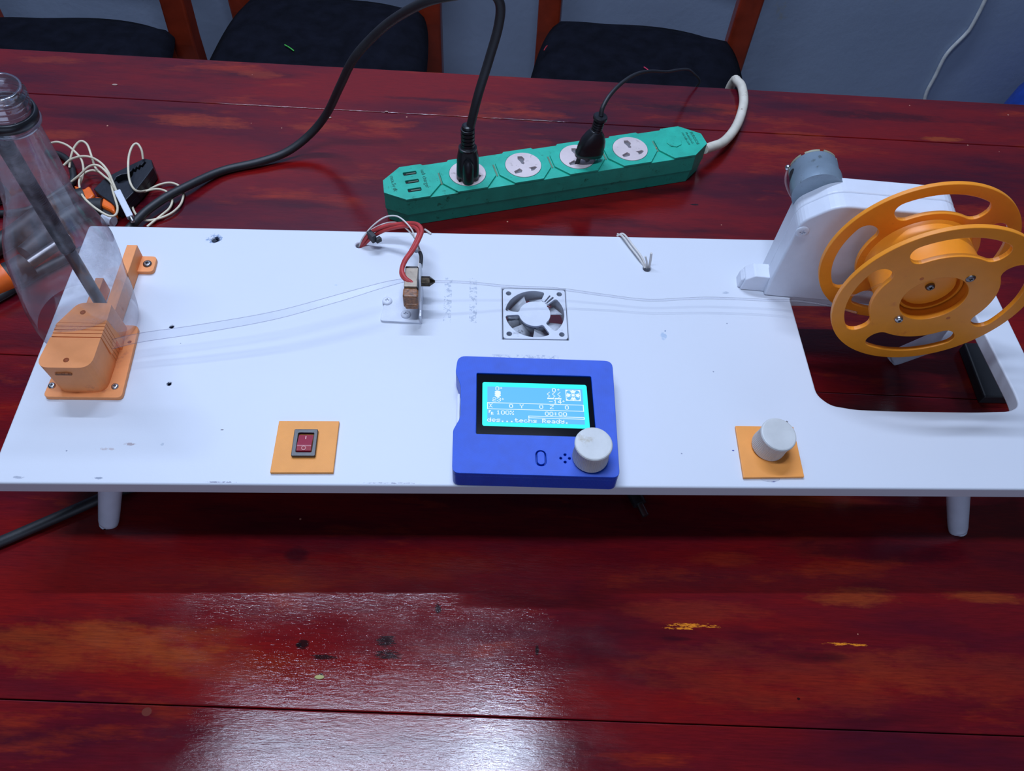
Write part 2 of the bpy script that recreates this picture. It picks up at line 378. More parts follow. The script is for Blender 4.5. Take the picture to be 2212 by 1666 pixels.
    rg = ramp(nt, [(0.36, 0.05), (0.66, 0.16)], noise(nt, coords(nt, (1, 2, 1), loc=(2, 9, 0)), 9, 5, 0.65))
    nt.links.new(rg.outputs[0], b.inputs['Roughness'])
    b.inputs['Specular IOR Level'].default_value = 0.55
    n1 = bump(nt, b, noise(nt, coords(nt, (1, 5, 1)), 110, 4, 0.7), 0.20, 0.0005)
    bump(nt, b, noise(nt, v0, 12, 3, 0.6), 0.08, 0.002, n1)
    return m
WOOD = wood_mat()
DARKWOOD = plain('mahogany_chair_wood', alb(118, 42, 26, 1.1), 0.35, var=0.25, nscale=18, bmp=0.1)

def board_mat():
    m, nt, b = nmat('white_painted_board'); v0 = coords(nt)
    base = mixc(nt, noise(nt, v0, 9, 3), (0.665, 0.695, 0.75), (0.69, 0.72, 0.775))
    sep = N(nt, 'ShaderNodeSeparateXYZ'); nt.links.new(v0, sep.inputs[0]); X, Y, Z = sep.outputs
    cx, cy = 54.0, 359.0
    vn = noise(nt, v0, 900, 4, 0.7); vm = noise(nt, v0, 320, 4, 0.75)
    def box_mask(x0, y0, x1, y1):
        a = math_(nt, 'MULTIPLY', math_(nt, 'GREATER_THAN', X, (x0-cx)*M), math_(nt, 'LESS_THAN', X, (x1-cx)*M))
        c_ = math_(nt, 'MULTIPLY', math_(nt, 'GREATER_THAN', Y, (y0-cy)*M), math_(nt, 'LESS_THAN', Y, (y1-cy)*M))
        return math_(nt, 'MULTIPLY', a, c_)
    # outlines of old tape: speckled residue
    speck = ramp(nt, [(0.50, 0.0), (0.56, 0.75)], vm).outputs[0]
    col = base
    for a in ((-26, 381, -20, 427), (-6, 381, 0, 427), (12, 342, 62, 351)):
        col = mixc(nt, math_(nt, 'MULTIPLY', box_mask(*a), speck), col, (0.36, 0.41, 0.50))
    def spot(x, y, rx, ry, colr, lo, hi, n_=None, amt=1.0):
        nonlocal col
        dx = math_(nt, 'DIVIDE', math_(nt, 'SUBTRACT', X, (x-cx)*M), rx*M); dy = math_(nt, 'DIVIDE', math_(nt, 'SUBTRACT', Y, (y-cy)*M), ry*M)
        d = math_(nt, 'ADD', math_(nt, 'MULTIPLY', dx, dx), math_(nt, 'MULTIPLY', dy, dy))
        d = math_(nt, 'ADD', d, math_(nt, 'MULTIPLY', math_(nt, 'SUBTRACT', n_ or vm, 0.5), 3.0))
        k = ramp(nt, [(lo, amt), (hi, 0.0)], d).outputs[0]
        col = mixc(nt, k, col, colr)
    dkb = (0.02, 0.03, 0.07)
    spot(-216, 465, 8.5, 6.5, (0.25, 0.34, 0.50), 0.45, 0.6, None, 0.9); spot(-218, 466, 7, 5, (0.66, 0.69, 0.74), 0.1, 0.2, vn); spot(-214, 464, 3.4, 3.2, (0.02, 0.03, 0.06), 0.6, 0.8)
    spot(-230, 373, 3, 2, dkb, 0.3, 0.6); spot(-220.5, 321, 2.6, 2.0, dkb, 0.3, 0.6)
    spot(-176, 283, 1.6, 0.6, (0.12, 0.1, 0.12), 0.3, 0.5)
    spot(-236, 271, 6, 1.6, (0.42, 0.36, 0.38), 0.2, 0.6); spot(-250, 267, 8, 1.4, (0.55, 0.5, 0.52), 0.1, 0.5)
    spot(-214, 271, 1.4, 1.6, (0.5, 0.55, 0.62), 0.3, 0.7)
    spot(145, 371, 3.0, 5.5, (0.45, 0.55, 0.68), 0.25, 0.7); spot(146.5, 376, 1.2, 1, (0.25, 0.32, 0.45), 0.3, 0.5)
    spot(201, 416, 4, 2, (0.45, 0.5, 0.58), 0.1, 0.5); spot(-112, 417, 2.4, 1.3, (0.55, 0.62, 0.72), 0.1, 0.5)
    spot(182, 270, 1, 0.7, (0.1, 0.12, 0.35), 0.3, 0.6); spot(206, 245.5, 2, 0.7, (0.1, 0.12, 0.35), 0.2, 0.5)
    spot(-250, 245, 5, 1.1, (0.3, 0.34, 0.42), 0.1, 0.5); spot(-322+20, 245, 6, 1.4, (0.4, 0.43, 0.5), 0.1, 0.5)
    spot(-170, 242.6, 16, 0.8, (0.25, 0.25, 0.32), 0.05, 0.45); spot(-60, 242.6, 30, 0.7, (0.3, 0.3, 0.36), 0.0, 0.45)
    # tiny pits all over
    vor = N(nt, 'ShaderNodeTexVoronoi'); vor.inputs['Scale'].default_value = 55; nt.links.new(v0, vor.inputs['Vector'])
    sp = N(nt, 'ShaderNodeSeparateColor'); nt.links.new(vor.outputs['Color'], sp.inputs[0])
    k = math_(nt, 'MULTIPLY', math_(nt, 'LESS_THAN', vor.outputs['Distance'], 0.035), math_(nt, 'GREATER_THAN', sp.outputs[0], 0.82))
    col = mixc(nt, k, col, (0.3, 0.33, 0.42))
    nt.links.new(col, b.inputs['Base Color'])
    b.inputs['Roughness'].default_value = 0.42; b.inputs['Specular IOR Level'].default_value = 0.35
    # the sawn edges are rougher and a little grey
    n1 = bump(nt, b, noise(nt, v0, 22, 3), 0.10, 0.002)
    bump(nt, b, noise(nt, coords(nt, (1, 1, 3)), 300, 3), 0.10, 0.0006, n1)
    return m
BOARD = board_mat()

# ------------------------------------------------------------------ room
wm, nt, b = nmat('blue_grey_painted_wall'); v = coords(nt)
c = mixc(nt, noise(nt, v, 3, 4), (0.33, 0.42, 0.60), (0.40, 0.49, 0.66))
c = mixc(nt, ramp(nt, [(0.66, 0.0), (0.74, 0.8)], noise(nt, v, 9, 5, 0.7)).outputs[0], c, (0.42, 0.43, 0.42))
nt.links.new(c, b.inputs['Base Color']); b.inputs['Roughness'].default_value = 0.7
n1 = bump(nt, b, noise(nt, v, 110, 4), 0.25, 0.001); bump(nt, b, noise(nt, v, 7, 4), 0.35, 0.005, n1)
FLOORM = plain('grey_cement_floor', (0.30, 0.29, 0.28), 0.6, var=0.15, nscale=5, bmp=0.2, bscale=60)
struct(obj('wall_back', MB().box((0, 1650, 500), (5000, 100, 2500)), wm))
struct(obj('floor', MB().box((0, 300, -775), (5000, 3600, 50)), FLOORM))

# ------------------------------------------------------------------ table (rotated a little against the board)
tb = thing('dining_table', 'long red varnished wooden plank table under the white board', 'table', (0, 230, -750), TA)
# far edge passes (-20, 820)
far = (820-230)*math.cos(TA) - (-20)*math.sin(TA)
top = MB(); X0, X1 = -1150, 1250
def ty(x, y): return -(x)*math.sin(TA)+(y-230)*math.cos(TA)
ys = [-560, ty(-313, 124.4), ty(-408, 406.4), ty(15, 740), far]
g = 0.32
for i in range(4):
    y0, y1 = ys[i]+(g if i else 0), ys[i+1]-(g if i < 3 else 0)
    top.box(((X0+X1)/2, (y0+y1)/2, 750-15), (X1-X0, y1-y0, 30))
top.box(((X0+X1)/2, (ys[0]+ys[-1])/2, 750-20), (X1-X0-2, ys[-1]-ys[0]-2, 12))
obj('tabletop', top, WOOD, tb, local=True, bevel=0.8)
for sx in (X0+90, X1-90):
    for sy in (ys[0]+90, far-90):
        obj('leg', MB().box((sx, sy, 360), (75, 75, 720)), DARKWOOD, tb, local=True, bevel=3)
obj('apron', MB().box(((X0+X1)/2, far-75, 670), (X1-X0-260, 22, 100)).box(((X0+X1)/2, ys[0]+75, 670), (X1-X0-260, 22, 100)), DARKWOOD, tb, local=True)

# ------------------------------------------------------------------ chairs behind the table
CLOTH = plain('black_cloth', (0.006, 0.007, 0.013), 0.9, var=0.3, nscale=30, bmp=0.5, bscale=500, spec=0.1)
def cushion_mesh(wf, wb, d, h):
    mb = MB(); nx, ny = 20, 20; rnd = random.Random(3)
    tp, bt = [], []
    for j in range(ny+1):
        for i in range(nx+1):
            u, v_ = i/nx*2-1, j/ny*2-1
            # rounded-square boundary
            k = (1-0.10*abs(u*v_)**3)
            ww = (wf+(wb-wf)*(v_+1)/2)/2
            x, y = u*ww*k, v_*d/2*k
            ed = max(abs(u), abs(v_)); prof = (1-ed**8)
            zz = h*(0.35+0.65*prof)+3*math.sin(x*0.03+1)*math.cos(y*0.025)*prof
            if v_ > 0.9: y += 9*math.sin(u*3+1)
            tp.append((x, y, zz)); bt.append((x*0.97, y*0.97, 0))
    n = (nx+1)*(ny+1); fs = []
    for j in range(ny):
        for i in range(nx):
            a = j*(nx+1)+i; fs.append((a, a+1, a+nx+2, a+nx+1)); fs.append((n+a, n+a+nx+1, n+a+nx+2, n+a+1))
    bd = [i for i in range(nx+1)]+[j*(nx+1)+nx for j in range(1, ny+1)]+[ny*(nx+1)+i for i in range(nx-1, -1, -1)]+[j*(nx+1) for j in range(ny-1, 0, -1)]
    for q in range(len(bd)):
        a, b2 = bd[q], bd[(q+1) % len(bd)]; fs.append((a, n+a, n+b2, b2))
    return mb.add(tp+bt, fs, True)
def make_chair(label):
    t = thing('dining_chair', label, 'chair', (0, 0, -750), 0, 'chairs pushed in along the wall side of the table')
    obj('cushion', cushion_mesh(412, 375, 425, 32), CLOTH, t, local=True)
    for o in t.children: o.location = (0, 0, 0.424)
    fr = MB().box((0, -5, 404), (345, 350, 38)); obj('seat_frame', fr, DARKWOOD, t, local=True, bevel=4)
    for s in (-1, 1):
        obj('leg', MB().box((s*172, -165, 205), (38, 38, 410)), DARKWOOD, t, local=True, bevel=3)
        ps = MB(); w_ = 22; d_ = 20
        sec = [(s*184, 198, 0), (s*184, 200, 420), (s*187, 212, 600), (s*192, 256, 950)]
        vs = []
        for x, y, z in sec: vs += [(x-w_, y-d_, z), (x+w_, y-d_, z), (x+w_, y+d_, z), (x-w_, y+d_, z)]
        fs = [(i*4+k, i*4+(k+1) % 4, i*4+4+(k+1) % 4, i*4+4+k) for i in range(3) for k in range(4)]+[(3, 2, 1, 0), (12, 13, 14, 15)]
        obj('rear_post', ps.add(vs, fs), DARKWOOD, t, local=True, bevel=4)
    for z, y in ((930, 246), (800, 232), (700, 220)):
        obj('back_rail', MB().box((0, y, z), (372, 18, 50)), DARKWOOD, t, local=True, bevel=4)
    return t
def place(root, x, y, rz):
    root.location = (x*M, y*M, -0.75); root.rotation_euler = (0, 0, rz)
def dup(root, label):
    r = root.copy(); COL.objects.link(r); r['label'] = label
    for ch in list(root.children):
        c_ = ch.copy(); COL.objects.link(c_); c_.parent = r
    return r
ch3 = make_chair('dark wooden chair with black cushion behind the green power strip, a red thread on it')
ch2 = dup(ch3, 'dark wooden chair with black cushion and green thread, between the other two chairs')
ch1 = dup(ch3, 'leftmost of the three dark wooden chairs with black cushions')
place(ch3, 286, 1232, R_(-9)); place(ch2, -293, 1285, R_(-3)); place(ch1, -752, 1195, R_(-4))
def thread(px, py, dx, dy, col, label):
    a, c_ = P(px, py, -292), P(px+dx, py+dy, -292)
    mb = MB().tube([a, (a+c_)/2+Vector((0, 0, 1)), c_], 1.1, 8)
    tag(obj('thread', mb, plain('thread_'+label[:4], col, 0.6)), label, 'thread')
thread(615, 97, 20, 13, alb(70, 190, 90), 'short green thread on the black cushion of the middle chair')
thread(1391, 145, 13, 11, alb(200, 60, 110), 'short pink thread on the black cushion, just above the black plug wire')
thread(1182, 99, -7, 10, alb(150, 40, 60), 'short red thread near the left edge of the rightmost black cushion')

# white cable on the wall, blue container on the floor
tag(obj('wall_cable', MB().tube([PY(2150, -60, 1594), PY(2128, 0, 1594), PY(2100, 55, 1594), PY(2085, 75, 1594), PY(2045, 117, 1594), PY(2020, 165, 1594), PY(2000, 205, 1594), PY(1990, 260, 1594)], 4.2, 10), WALLC),
    'thin white cable hanging down the blue-grey wall', 'cable')
BLUEPL = plain('blue_plastic', (0.02, 0.07, 0.42), 0.35)
tag(obj('water_container', MB().lathe([(110, 0), (128, 12), (130, 235), (124, 282), (100, 322), (60, 338), (0.5, 341)], Matrix.Translation((PY(2206, 192, 1430).x+148, 1430, -772+22))), BLUEPL),
    'rounded blue plastic container by the wall at the right edge', 'container')

# ------------------------------------------------------------------ the white board
BX0, BX1, BY0, BY1, ZT, ZB = -320, 428, 240.8, 477.1, 85, 72
bd = thing('wooden_board', 'long white painted wooden board on short legs, with chips and tape marks', 'board', (54, 359, 0))
fan = (20.5, 366.5, 70.3, 416.4)
hole = [(253.3, 413.7), (253.8, 318), (262, 309), (280, 305.6), (310, 304.6), (370, 304.4), (397, 305.5), (406, 310), (407, 320), (402, 413.7)]
outer = rpoly([(BX0, BY0), (BX1+3, BY0), (BX1, BY1), (BX0, BY1)], 3)
loops = [outer, [(fan[0]-.5, fan[1]-.5), (fan[2]+.5, fan[1]-.5), (fan[2]+.5, fan[3]+.5), (fan[0]-.5, fan[3]+.5)], rpoly(hole, 5),
         circ(-215.5, 463.6, 2.6, 12), circ(-230.3, 372.8, 1.0, 10), circ(-220.5, 321, 1.1, 10),
         circ(-97.6, 461.0, 3.0, 12), circ(139.8, 441.2, 3.2, 12), circ(-50.3, 456, 1.8, 10)]
me = curve_mesh(loops, ZB, ZT, 1.5, bseg=3)
# object coordinates of the board material start at the board's middle
me.transform(Matrix.Translation((-54, -359, 0))); me.transform(Matrix.Scale(M, 4))
o = bpy.data.objects.new('board_panel', me); COL.objects.link(o); o.parent = bd; me.materials.append(BOARD)
LEGW = plain('white_leg_paint', (0.62, 0.68, 0.78), 0.45, var=0.05, bmp=0.3, bscale=200)
for a, c_ in (((-252, 272, 73), (-274.4, 249, 3)), ((352, 270, 73), (380.2, 246, 3)), ((414, 398, 73), (375.5, 412, 3.8)), ((-262, 440, 73), (-280, 462, 3))):
    a, c_ = Vector(a), Vector(c_); d = (c_-a).normalized()
    obj('leg', MB().tube([a, a+(c_-a)*0.5, c_-d*4, c_-d*1.0+Vector((0, 0, 1.6))], 8, 20, 3, rf=lambda t: 1.12-0.34*t-(0.25 if t > 0.97 else 0)), LEGW, bd)

# ------------------------------------------------------------------ fan let into the board
fx, fy = (fan[0]+fan[2])/2, (fan[1]+fan[3])/2
fn = thing('cooling_fan', 'small square white painted cooling fan set into the board', 'fan', (fx, fy, 72))
FANW = plain('white_sprayed_fan', (0.65, 0.68, 0.74), 0.4, var=0.05, dirt=((0.25, 0.26, 0.30), 90))
def sector(a0, a1, r0, r1, rr=1.8): return rsector(a0, a1, r0, r1, rr, fx, fy)
loops = [rrect(fan[0], fan[1], fan[2], fan[3], 2.5), sector(68, 174, 12.4, 23.2), sector(186, 299, 12.4, 23.2), sector(-49, 42, 12.4, 23.2), sector(46, 50, 13.2, 23.0, .6), sector(54, 57, 14, 22.8, .4),]
for sx in (-1, 1):
    for sy in (-1, 1): loops.append(circ(fx+sx*20.3, fy+sy*20.3, 2.1, 20))
finish('frame', curve_mesh(loops, 82.6, 84.8, 0.3), FANW, fn)
wl = [rrect(fan[0], fan[1], fan[2], fan[3], 2.5), circ(fx, fy, 23.4, 48)]
for sx in (-1, 1):
    for sy in (-1, 1): wl.append(circ(fx+sx*20.3, fy+sy*20.3, 2.1, 20))
finish('duct', curve_mesh(wl, 72.2, 82.6, 0), FANW, fn)
FANB = plain('grey_fan_blades', (0.42, 0.44, 0.48), 0.5, var=0.2, dirt=((0.06, 0.06, 0.07), 120))
im = MB(); im.lathe([(11.5, 73), (11.5, 80), (10.8, 80.8), (0.3, 80.8)], Matrix.Translation((fx, fy, 0)))
for k in range(7):
    a = R_(k*360/7+12); vs = []
    for i, r in enumerate((11.2, 15, 19, 22.4)):
        for t in (0, 1):
            aa = a+(0.0 if t == 0 else R_(36)+0.02*i)-0.03*i; vs.append((fx+r*math.cos(aa), fy+r*math.sin(aa), 80.5 if t == 0 else 74))
    im.add(vs, [(i*2, i*2+1, i*2+3, i*2+2) for i in range(3)], True)
obj('impeller', im, FANB, fn, solid=0.7)

# ------------------------------------------------------------------ blue controller box
cb = thing('controller_box', 'blue plastic controller box with lit display at the front of the board', 'controller', (41, 288, 85))
co = rpoly([(-15, 241.3), (95.6, 238.6), (98.9, 333.6), (-13.3, 336.3), (-14.6, 322), (-10.8, 310), (-10.5, 284), (-15.2, 274)], [5, 5, 6, 6, 2, 3, 3, 2])
scr = rrect(0.4, 270.3, 82.3, 320.6, 1.0)
def swarp(x, y): return (x, y-(x-41)*0.021)
scr = [swarp(*p) for p in scr]
btn = [swarp(*p) for p in rrect(40.4, 246.9, 47.4, 258.8, 3.2)]
hl = [circ(60.2, 255.6, 0.9, 12), circ(57.2, 252.9, 0.9, 12), circ(63.0, 252.8, 0.9, 12), circ(60.0, 250.0, 0.9, 12)]
finish('case', join_meshes([curve_mesh([co], 85.1, 99.0, 0.6), curve_mesh([co, scr, btn]+hl, 98.9, 103.0, 0.35)]), BLUE, cb)
obj('button', MB().prism([swarp(*p) for p in rrect(41.4, 247.9, 46.4, 257.8, 2.4)], 99, 103.4), BLUE, cb, bevel=0.3)
BEZ = plain('black_gloss_bezel', (0.005, 0.006, 0.010), 0.10, var=0.0, spec=0.08)
bez = obj('screen_bezel', MB().prism([swarp(*p) for p in rrect(0.7, 270.7, 82.0, 320.2, 0.8)], 99.0, 101.8), BEZ, cb)
sx0, sx1, sy0, sy1 = 4.6, 78.6, 277.4, 313.6
obj('backlight_panel', MB().prism([swarp(*p) for p in rrect(sx0, sy0, sx1, sy1, 1.6)], 101.7, 101.95), emit('cyan_backlight', (0.03, 1.0, 0.92), 1.0), bez)
ix0, ix1, iy0, iy1 = 8.0, 75.4, 280.4, 309.9
obj('dot_area', MB().prism([swarp(*p) for p in ((ix0, iy0), (ix1, iy0), (ix1, iy1), (ix0, iy1))], 101.95, 102.05), emit('blue_dot_area', (0.12, 0.50, 0.98), 0.95), bez)
GL = {
 '0': ["01110","10001","10001","10001","10001","10001","01110"], '1': ["00100","01100","00100","00100","00100","00100","01110"],
 '2': ["01110","10001","00001","01110","10000","10000","11111"], '3': ["01110","10001","00001","00110","00001","10001","01110"],
 '4': ["00010","00110","01010","10010","11111","00010","00010"], 'X': ["10001","01010","00100","00100","00100","01010","10001"],
 'Y': ["10001","10001","01010","00100","00100","00100","00100"], 'Z': ["11111","00001","00010","00100","01000","10000","11111"],
 'R': ["11110","10001","10001","11110","10100","10010","10001"], 'F': ["11111","10000","10000","11110","10000","10000","10000"],
 '%': ["11001","11001","00010","00100","01000","10011","10011"], '-': ["00000","00000","00000","11111","00000","00000","00000"],
 ':': ["00000","01100","01100","00000","01100","01100","00000"], '.': ["00000","00000","00000","00000","00000","01100","01100"],
 'd': ["00001","00001","01101","10011","10001","10001","01111"], 'e': ["00000","00000","01110","10001","11111","10000","01110"],
 's': ["00000","00000","01111","10000","01110","00001","11110"], 't': ["01000","01000","11110","01000","01000","01001","00110"],
 'c': ["00000","00000","01110","10000","10000","10001","01110"], 'h': ["10000","10000","10110","11001","10001","10001","10001"],
 'a': ["00000","00000","01110","00001","01111","10001","01111"], 'y': ["00000","10001","10001","01111","00001","10001","01110"],
 'o': ["01100","10010","10010","01100","00000","00000","00000"]}
pix = set()
def glyph(s, x, y, half=False):
    for ch in s:
        if ch != ' ':
            g_ = GL[ch]
            for j in range(7):
                for i in range(5):
                    if g_[j][i] == '1': pix.add((x+i, y+j))
        x += 6
def put(rows, x, y):
    for j, r in enumerate(rows):
        for i, c_ in enumerate(r):
            if c_ == '#': pix.add((x+i, y+j))
glyph('0', 11, 0); put([".#.", "#.#", ".#."], 17, 1)
put(["..######..", ".########.", ".########.", "..######..", ".########.", ".########.", "..######..", ".########.", ".########.", "..######..", "...####...", "....##...."], 9, 8)
glyph('23', 7, 20); put([".#.", "#.#", ".#."], 19, 21)
glyph('0', 87, 0); put([".#.", "#.#", ".#."], 94, 1)
for k in range(3): put(["...#.", "..#..", ".#...", "#....", "#....", ".#...", "..#..", "...#.", "..#..", ".#..."], 80+k*7, 7)
for k in range(19):
    if k != 9: pix.add((80+k, 18)); pix.add((80+k, 19))
glyph('-14', 82, 21); put([".#.", "#.#", ".#."], 100, 22)
fan_r = []
for j in range(20):
    row = ''
    for i in range(20):
        dx, dy = i-9.5, j-9.5; d = math.hypot(dx, dy); an = math.degrees(math.atan2(dy, dx)) % 90
        on = i < 1 or i > 18 or j < 1 or j > 18 or d > 11.3 or d < 2.4 or (3.6 < d < 8.6 and (an < 27 or an > 63))
        row += '#' if on else '.'
    fan_r.append(row)
put(fan_r, 105, 2)
for x in range(0, 128):
    pix.add((x, 29)); pix.add((x, 40))
for y in range(29, 41): pix.add((0, y)); pix.add((127, y))
glyph('X', 2, 31); glyph('0', 29, 31); glyph('Y', 43, 31); glyph('0', 69, 31); glyph('Z', 83, 31); glyph('0', 103, 31)
put(["###", "#..", "##.", "#..", "#.."], 2, 43); put(["##.", "#.#", "##.", "#.#", "#.#"], 5, 46)
glyph('100%', 12, 43); glyph('00:00', 76, 43)
for x in range(54, 128): pix.add((x, 51)); pix.add((x, 54))
for y in range(51, 55): pix.add((54, y)); pix.add((127, y))
glyph('des...techs', 0, 56); glyph('Ready.', 72, 56)
tx = MB(); pw, ph = (ix1-ix0)/128, (iy1-iy0)/64
for i, j in pix:
    x0, y0 = ix0+i*pw, iy1-(j+1)*ph
    q = [swarp(x0-.02, y0-.02), swarp(x0+pw+.02, y0-.02), swarp(x0+pw+.02, y0+ph+.02), swarp(x0-.02, y0+ph+.02)]
    tx.add([(a, b2, 102.09) for a, b2 in q], [(0, 1, 2, 3)])
obj('display_characters', tx, emit('white_display_dots', (0.72, 0.84, 1.0), 1.05), bez)
def knurl(cx, cy, z0, z1, r, mat, name, parent, flare=1.2, tilt=(0, 0)):
    T = Matrix.Translation((cx, cy, z0)) @ Matrix.Rotation(tilt[0], 4, 'X') @ Matrix.Rotation(tilt[1], 4, 'Y'); h = z1-z0
    mb = MB()
    rf = lambda a, z: 1+(0.012*(1 if math.sin(a*60) > 0 else -1) if 0.8 < z < h-2.6 else 0)
    mb.lathe([(r-0.4, 0), (r, 0.5), (r, 1.0), (r-0.5, h*0.45), (r-0.2, h-3.0), (r+flare*0.3, h-2.2), (r+flare*0.4, h-1.2), (r, h-0.3), (r-0.7, h), (r-3, h+0.05), (0.2, h-0.15)], T, 180, smooth=False, rfun=rf)
    return obj(name, mb, mat, parent)
kb = knurl(76.8, 253.2, 104.2, 123, 12.0, KNOBW, 'control_knob', cb)
obj('memory_card_slot', MB().box((-12.2, 297, 93), (1.6, 24, 2.6)), WPLAST, cb)

# ------------------------------------------------------------------ switch plate and speed knob plate
sw = thing('switch_plate', 'square orange plate holding a red rocker switch', 'switch', (-116, 269, 85))
obj('plate', MB().prism([(-137.3, 248.8), (-95.3, 249.2), (-95.5, 289.6), (-137.2, 289.3)], 85.05, 87.4), ORANGE_P, sw, bevel=0.4)
hs = MB(); me = curve_mesh([rpoly([(-124.6, 260.2), (-108.4, 260.3), (-108.8, 281.4), (-124.9, 281.3)], 1.0), rpoly([(-121.8, 263.2), (-111.2, 263.2), (-111.2, 278.4), (-121.8, 278.4)], 0.8)], 87.3, 90.0, 0.35)
bz = finish('switch_bezel', me, BLACK, sw)
rm, nt, b = nmat('red_clear_rocker'); b.inputs['Base Color'].default_value = (0.33, 0.012, 0.03, 1); b.inputs['Roughness'].default_value = 0.08; b.inputs['Coat Weight'].default_value = 1
vs = []; ysn = [263.5, 264.2, 267.3, 268.2, 277.2, 278.1]; zs = [88.2, 90.2, 90.9, 90.9, 88.9, 87.6]
for y, z in zip(ysn, zs): vs += [(-121.4, y, z), (-111.6, y, z)]
rb = MB().add(vs, [(i*2, i*2+1, i*2+3, i*2+2) for i in range(5)]); n = len(vs)
vb = [(x, y, 86.9) for x, y, z in vs]
rb.add(vs+vb, [(i*2, i*2+2, n+i*2+2, n+i*2) for i in range(5)]+[(i*2+1, n+i*2+1, n+i*2+3, i*2+3) for i in range(5)]+[(0, n, n+1, 1), (10, 11, n+11, n+10)])
rk = obj('rocker', rb, rm, sw)
PALE = plain('pale_print', alb(225, 180, 200), 0.4)
obj('on_off_symbols', MB().box((-116.4, 274.2, 89.65), (0.5, 3.2, 0.12), None).lathe([(1.5, 0), (1.5, 0.12), (1.15, 0.12), (1.15, 0)], Matrix.Translation((-116.6, 266.0, 90.75)) @ Matrix.Rotation(0.22, 4, 'X'), 28, cap0=False, cap1=False), PALE, rk)
sk = thing('speed_knob_plate', 'square orange plate carrying a worn white knob, front right of the board', 'knob', (207, 268, 85))
obj('plate', MB().prism([(184.7, 247.3), (227.5, 248.3), (228.6, 288.6), (186.2, 288.9)], 85.05, 87.4), printed('orange_knob_plate', alb(226, 154, 82), 0.45, 0.5, 40, 0.3), sk, bevel=0.4)
k2 = knurl(206.5, 272.3, 88.2, 107.5, 12.1, KNOBW, 'knob', sk, tilt=(R_(5), R_(4)))
obj('pointer_mark', MB().box((0, 0, 0), (5.2, 1.3, 0.3), Matrix.Translation((213.8, 279.2, 107.2)) @ Matrix.Rotation(R_(40), 4, 'Z') @ Matrix.Rotation(R_(5), 4, 'X')), plain('dark_mark', (0.15, 0.14, 0.14), 0.6), k2)
glue = clear_mat('dried_glue', 0.35, hazecol=(0.6, 0.58, 0.52))
tag(obj('glue_blob', MB().sphere((204, 247.6, 85.2), 4, (1.7, 0.55, 0.28)), glue), 'clear dried glue blob under the orange plate of the speed knob', 'glue')

# ------------------------------------------------------------------ peach bottle cutter
ct = thing('bottle_cutter', 'peach orange printed cutter block with slots under the bottle', 'cutter', (-276, 345, 85))
finish('base_plate', curve_mesh([rpoly([(-303, 306.3), (-249, 306.3), (-252.5, 371), (-300, 371)], [4, 4, 5, 4]), circ(-255.7, 355.3, 1.3, 16)], 85.05, 88.6, 0.5), PEACH, ct)
# block: straight front, slots in the middle, lower sloping rear
y_s = [309.0, 331.5]
fr0 = rpoly([(-295.5, 309.5), (-259, 309.5), (-259, 335), (-293, 335)], [9, 9, 0, 0], 6)
bl = MB()
zf = 120.0
def taper(poly, dx, dy): cx_, cy_ = -277, 330; return [((x-cx_)*dx+cx_, (y-cy_)*dy+cy_) for x, y in poly]
bl.prism(taper(fr0, 0.93, 0.95), 88.4, zf, None, 0, taper(fr0, 1.0, 1.0))
sy = 335.0
for k in range(4):                       # thin ribs between the blade slots
    bl.prism([(-292.4, sy+0.55), (-258.8, sy+0.55), (-258.8, sy+3.1), (-292.0, sy+3.1)], 100, zf+0.3)
    bl.prism([(-290.0, sy-0.2), (-260.6, sy-0.2), (-260.6, sy+3.2), (-290.0, sy+3.2)], 88.4, zf-1.2)
    sy += 3.1
bl.prism(rpoly([(-291.5, 347.9), (-258.8, 347.9), (-261, 371), (-288, 371)], [0, 0, 4, 4]), 88.4, zf, None, 0, rpoly([(-291.8, 347.9), (-258.8, 347.9), (-259.5, 366), (-282.5, 366)], [0, 0, 3, 5]))
obj('cutter_block', bl, PEACH, ct)
for hx, hy in ((P(143, 778, zf).x, P(143, 778, zf).y), (P(179, 675, zf).x, P(179, 675, zf).y)):
    obj('screw_hole', MB().lathe([(1.9, zf-1), (1.9, zf+0.12), (0.1, zf+0.12)], Matrix.Translation((hx, hy, 0)), 20), plain('orange_hole', alb(150, 80, 45), 0.7), ct)
sc_ = PY(137, 809, 309)
obj('scar', MB().box((sc_.x, 309.2, sc_.z), (11, 1.2, 2.0)).box((sc_.x+2, 309.1, sc_.z+1), (4, 1.4, 1.2)), plain('burnt_scar', alb(120, 75, 45), 0.6, var=0.5, nscale=800), ct, bevel=0.4)
obj('rear_arm', MB().box((-271.0, 406, 92.8), (8, 71, 15.2)).box((-287.5, 388, 92), (6, 40, 14)), PEACH, ct, bevel=0.4)
finish('screw_tab', curve_mesh([rpoly([(-268, 424.5), (-254.8, 424.5), (-255.5, 441), (-268, 441)], [0, 4, 4, 0])], 85.05, 88.4, 0.4), PEACH, ct)
for sx_, sy_ in ((-299.3, 315.6), (-255.7, 315.5)): screw('screw', (sx_, sy_, 88.4), (0, 0, 1), 2.6, STEEL, ct)
screw('screw', (-261, 432.4, 88.4), (0, 0, 1), 3.4, DSTEEL, ct)

# threaded rod standing in the bottle
tr = MB(); cxr, cyr = -274.5, 375.5; prof = []; z = 86.0
while z < 163: prof.append((4.1, z)); z += 2
while z < 254:
    prof += [(3.5, z), (5.0, z+0.6), (5.0, z+0.8), (3.5, z+1.4)]; z += 1.5
prof.append((3.6, 256))
tr.lathe(prof, Matrix.Translation((cxr, cyr, 0)), 28)
tag(obj('threaded_rod', tr, plain('blackened_rod', (0.07, 0.07, 0.075), 0.3, 0.75, bmp=0.3, bscale=300)), 'black threaded rod standing upright inside the clear bottle', 'rod')

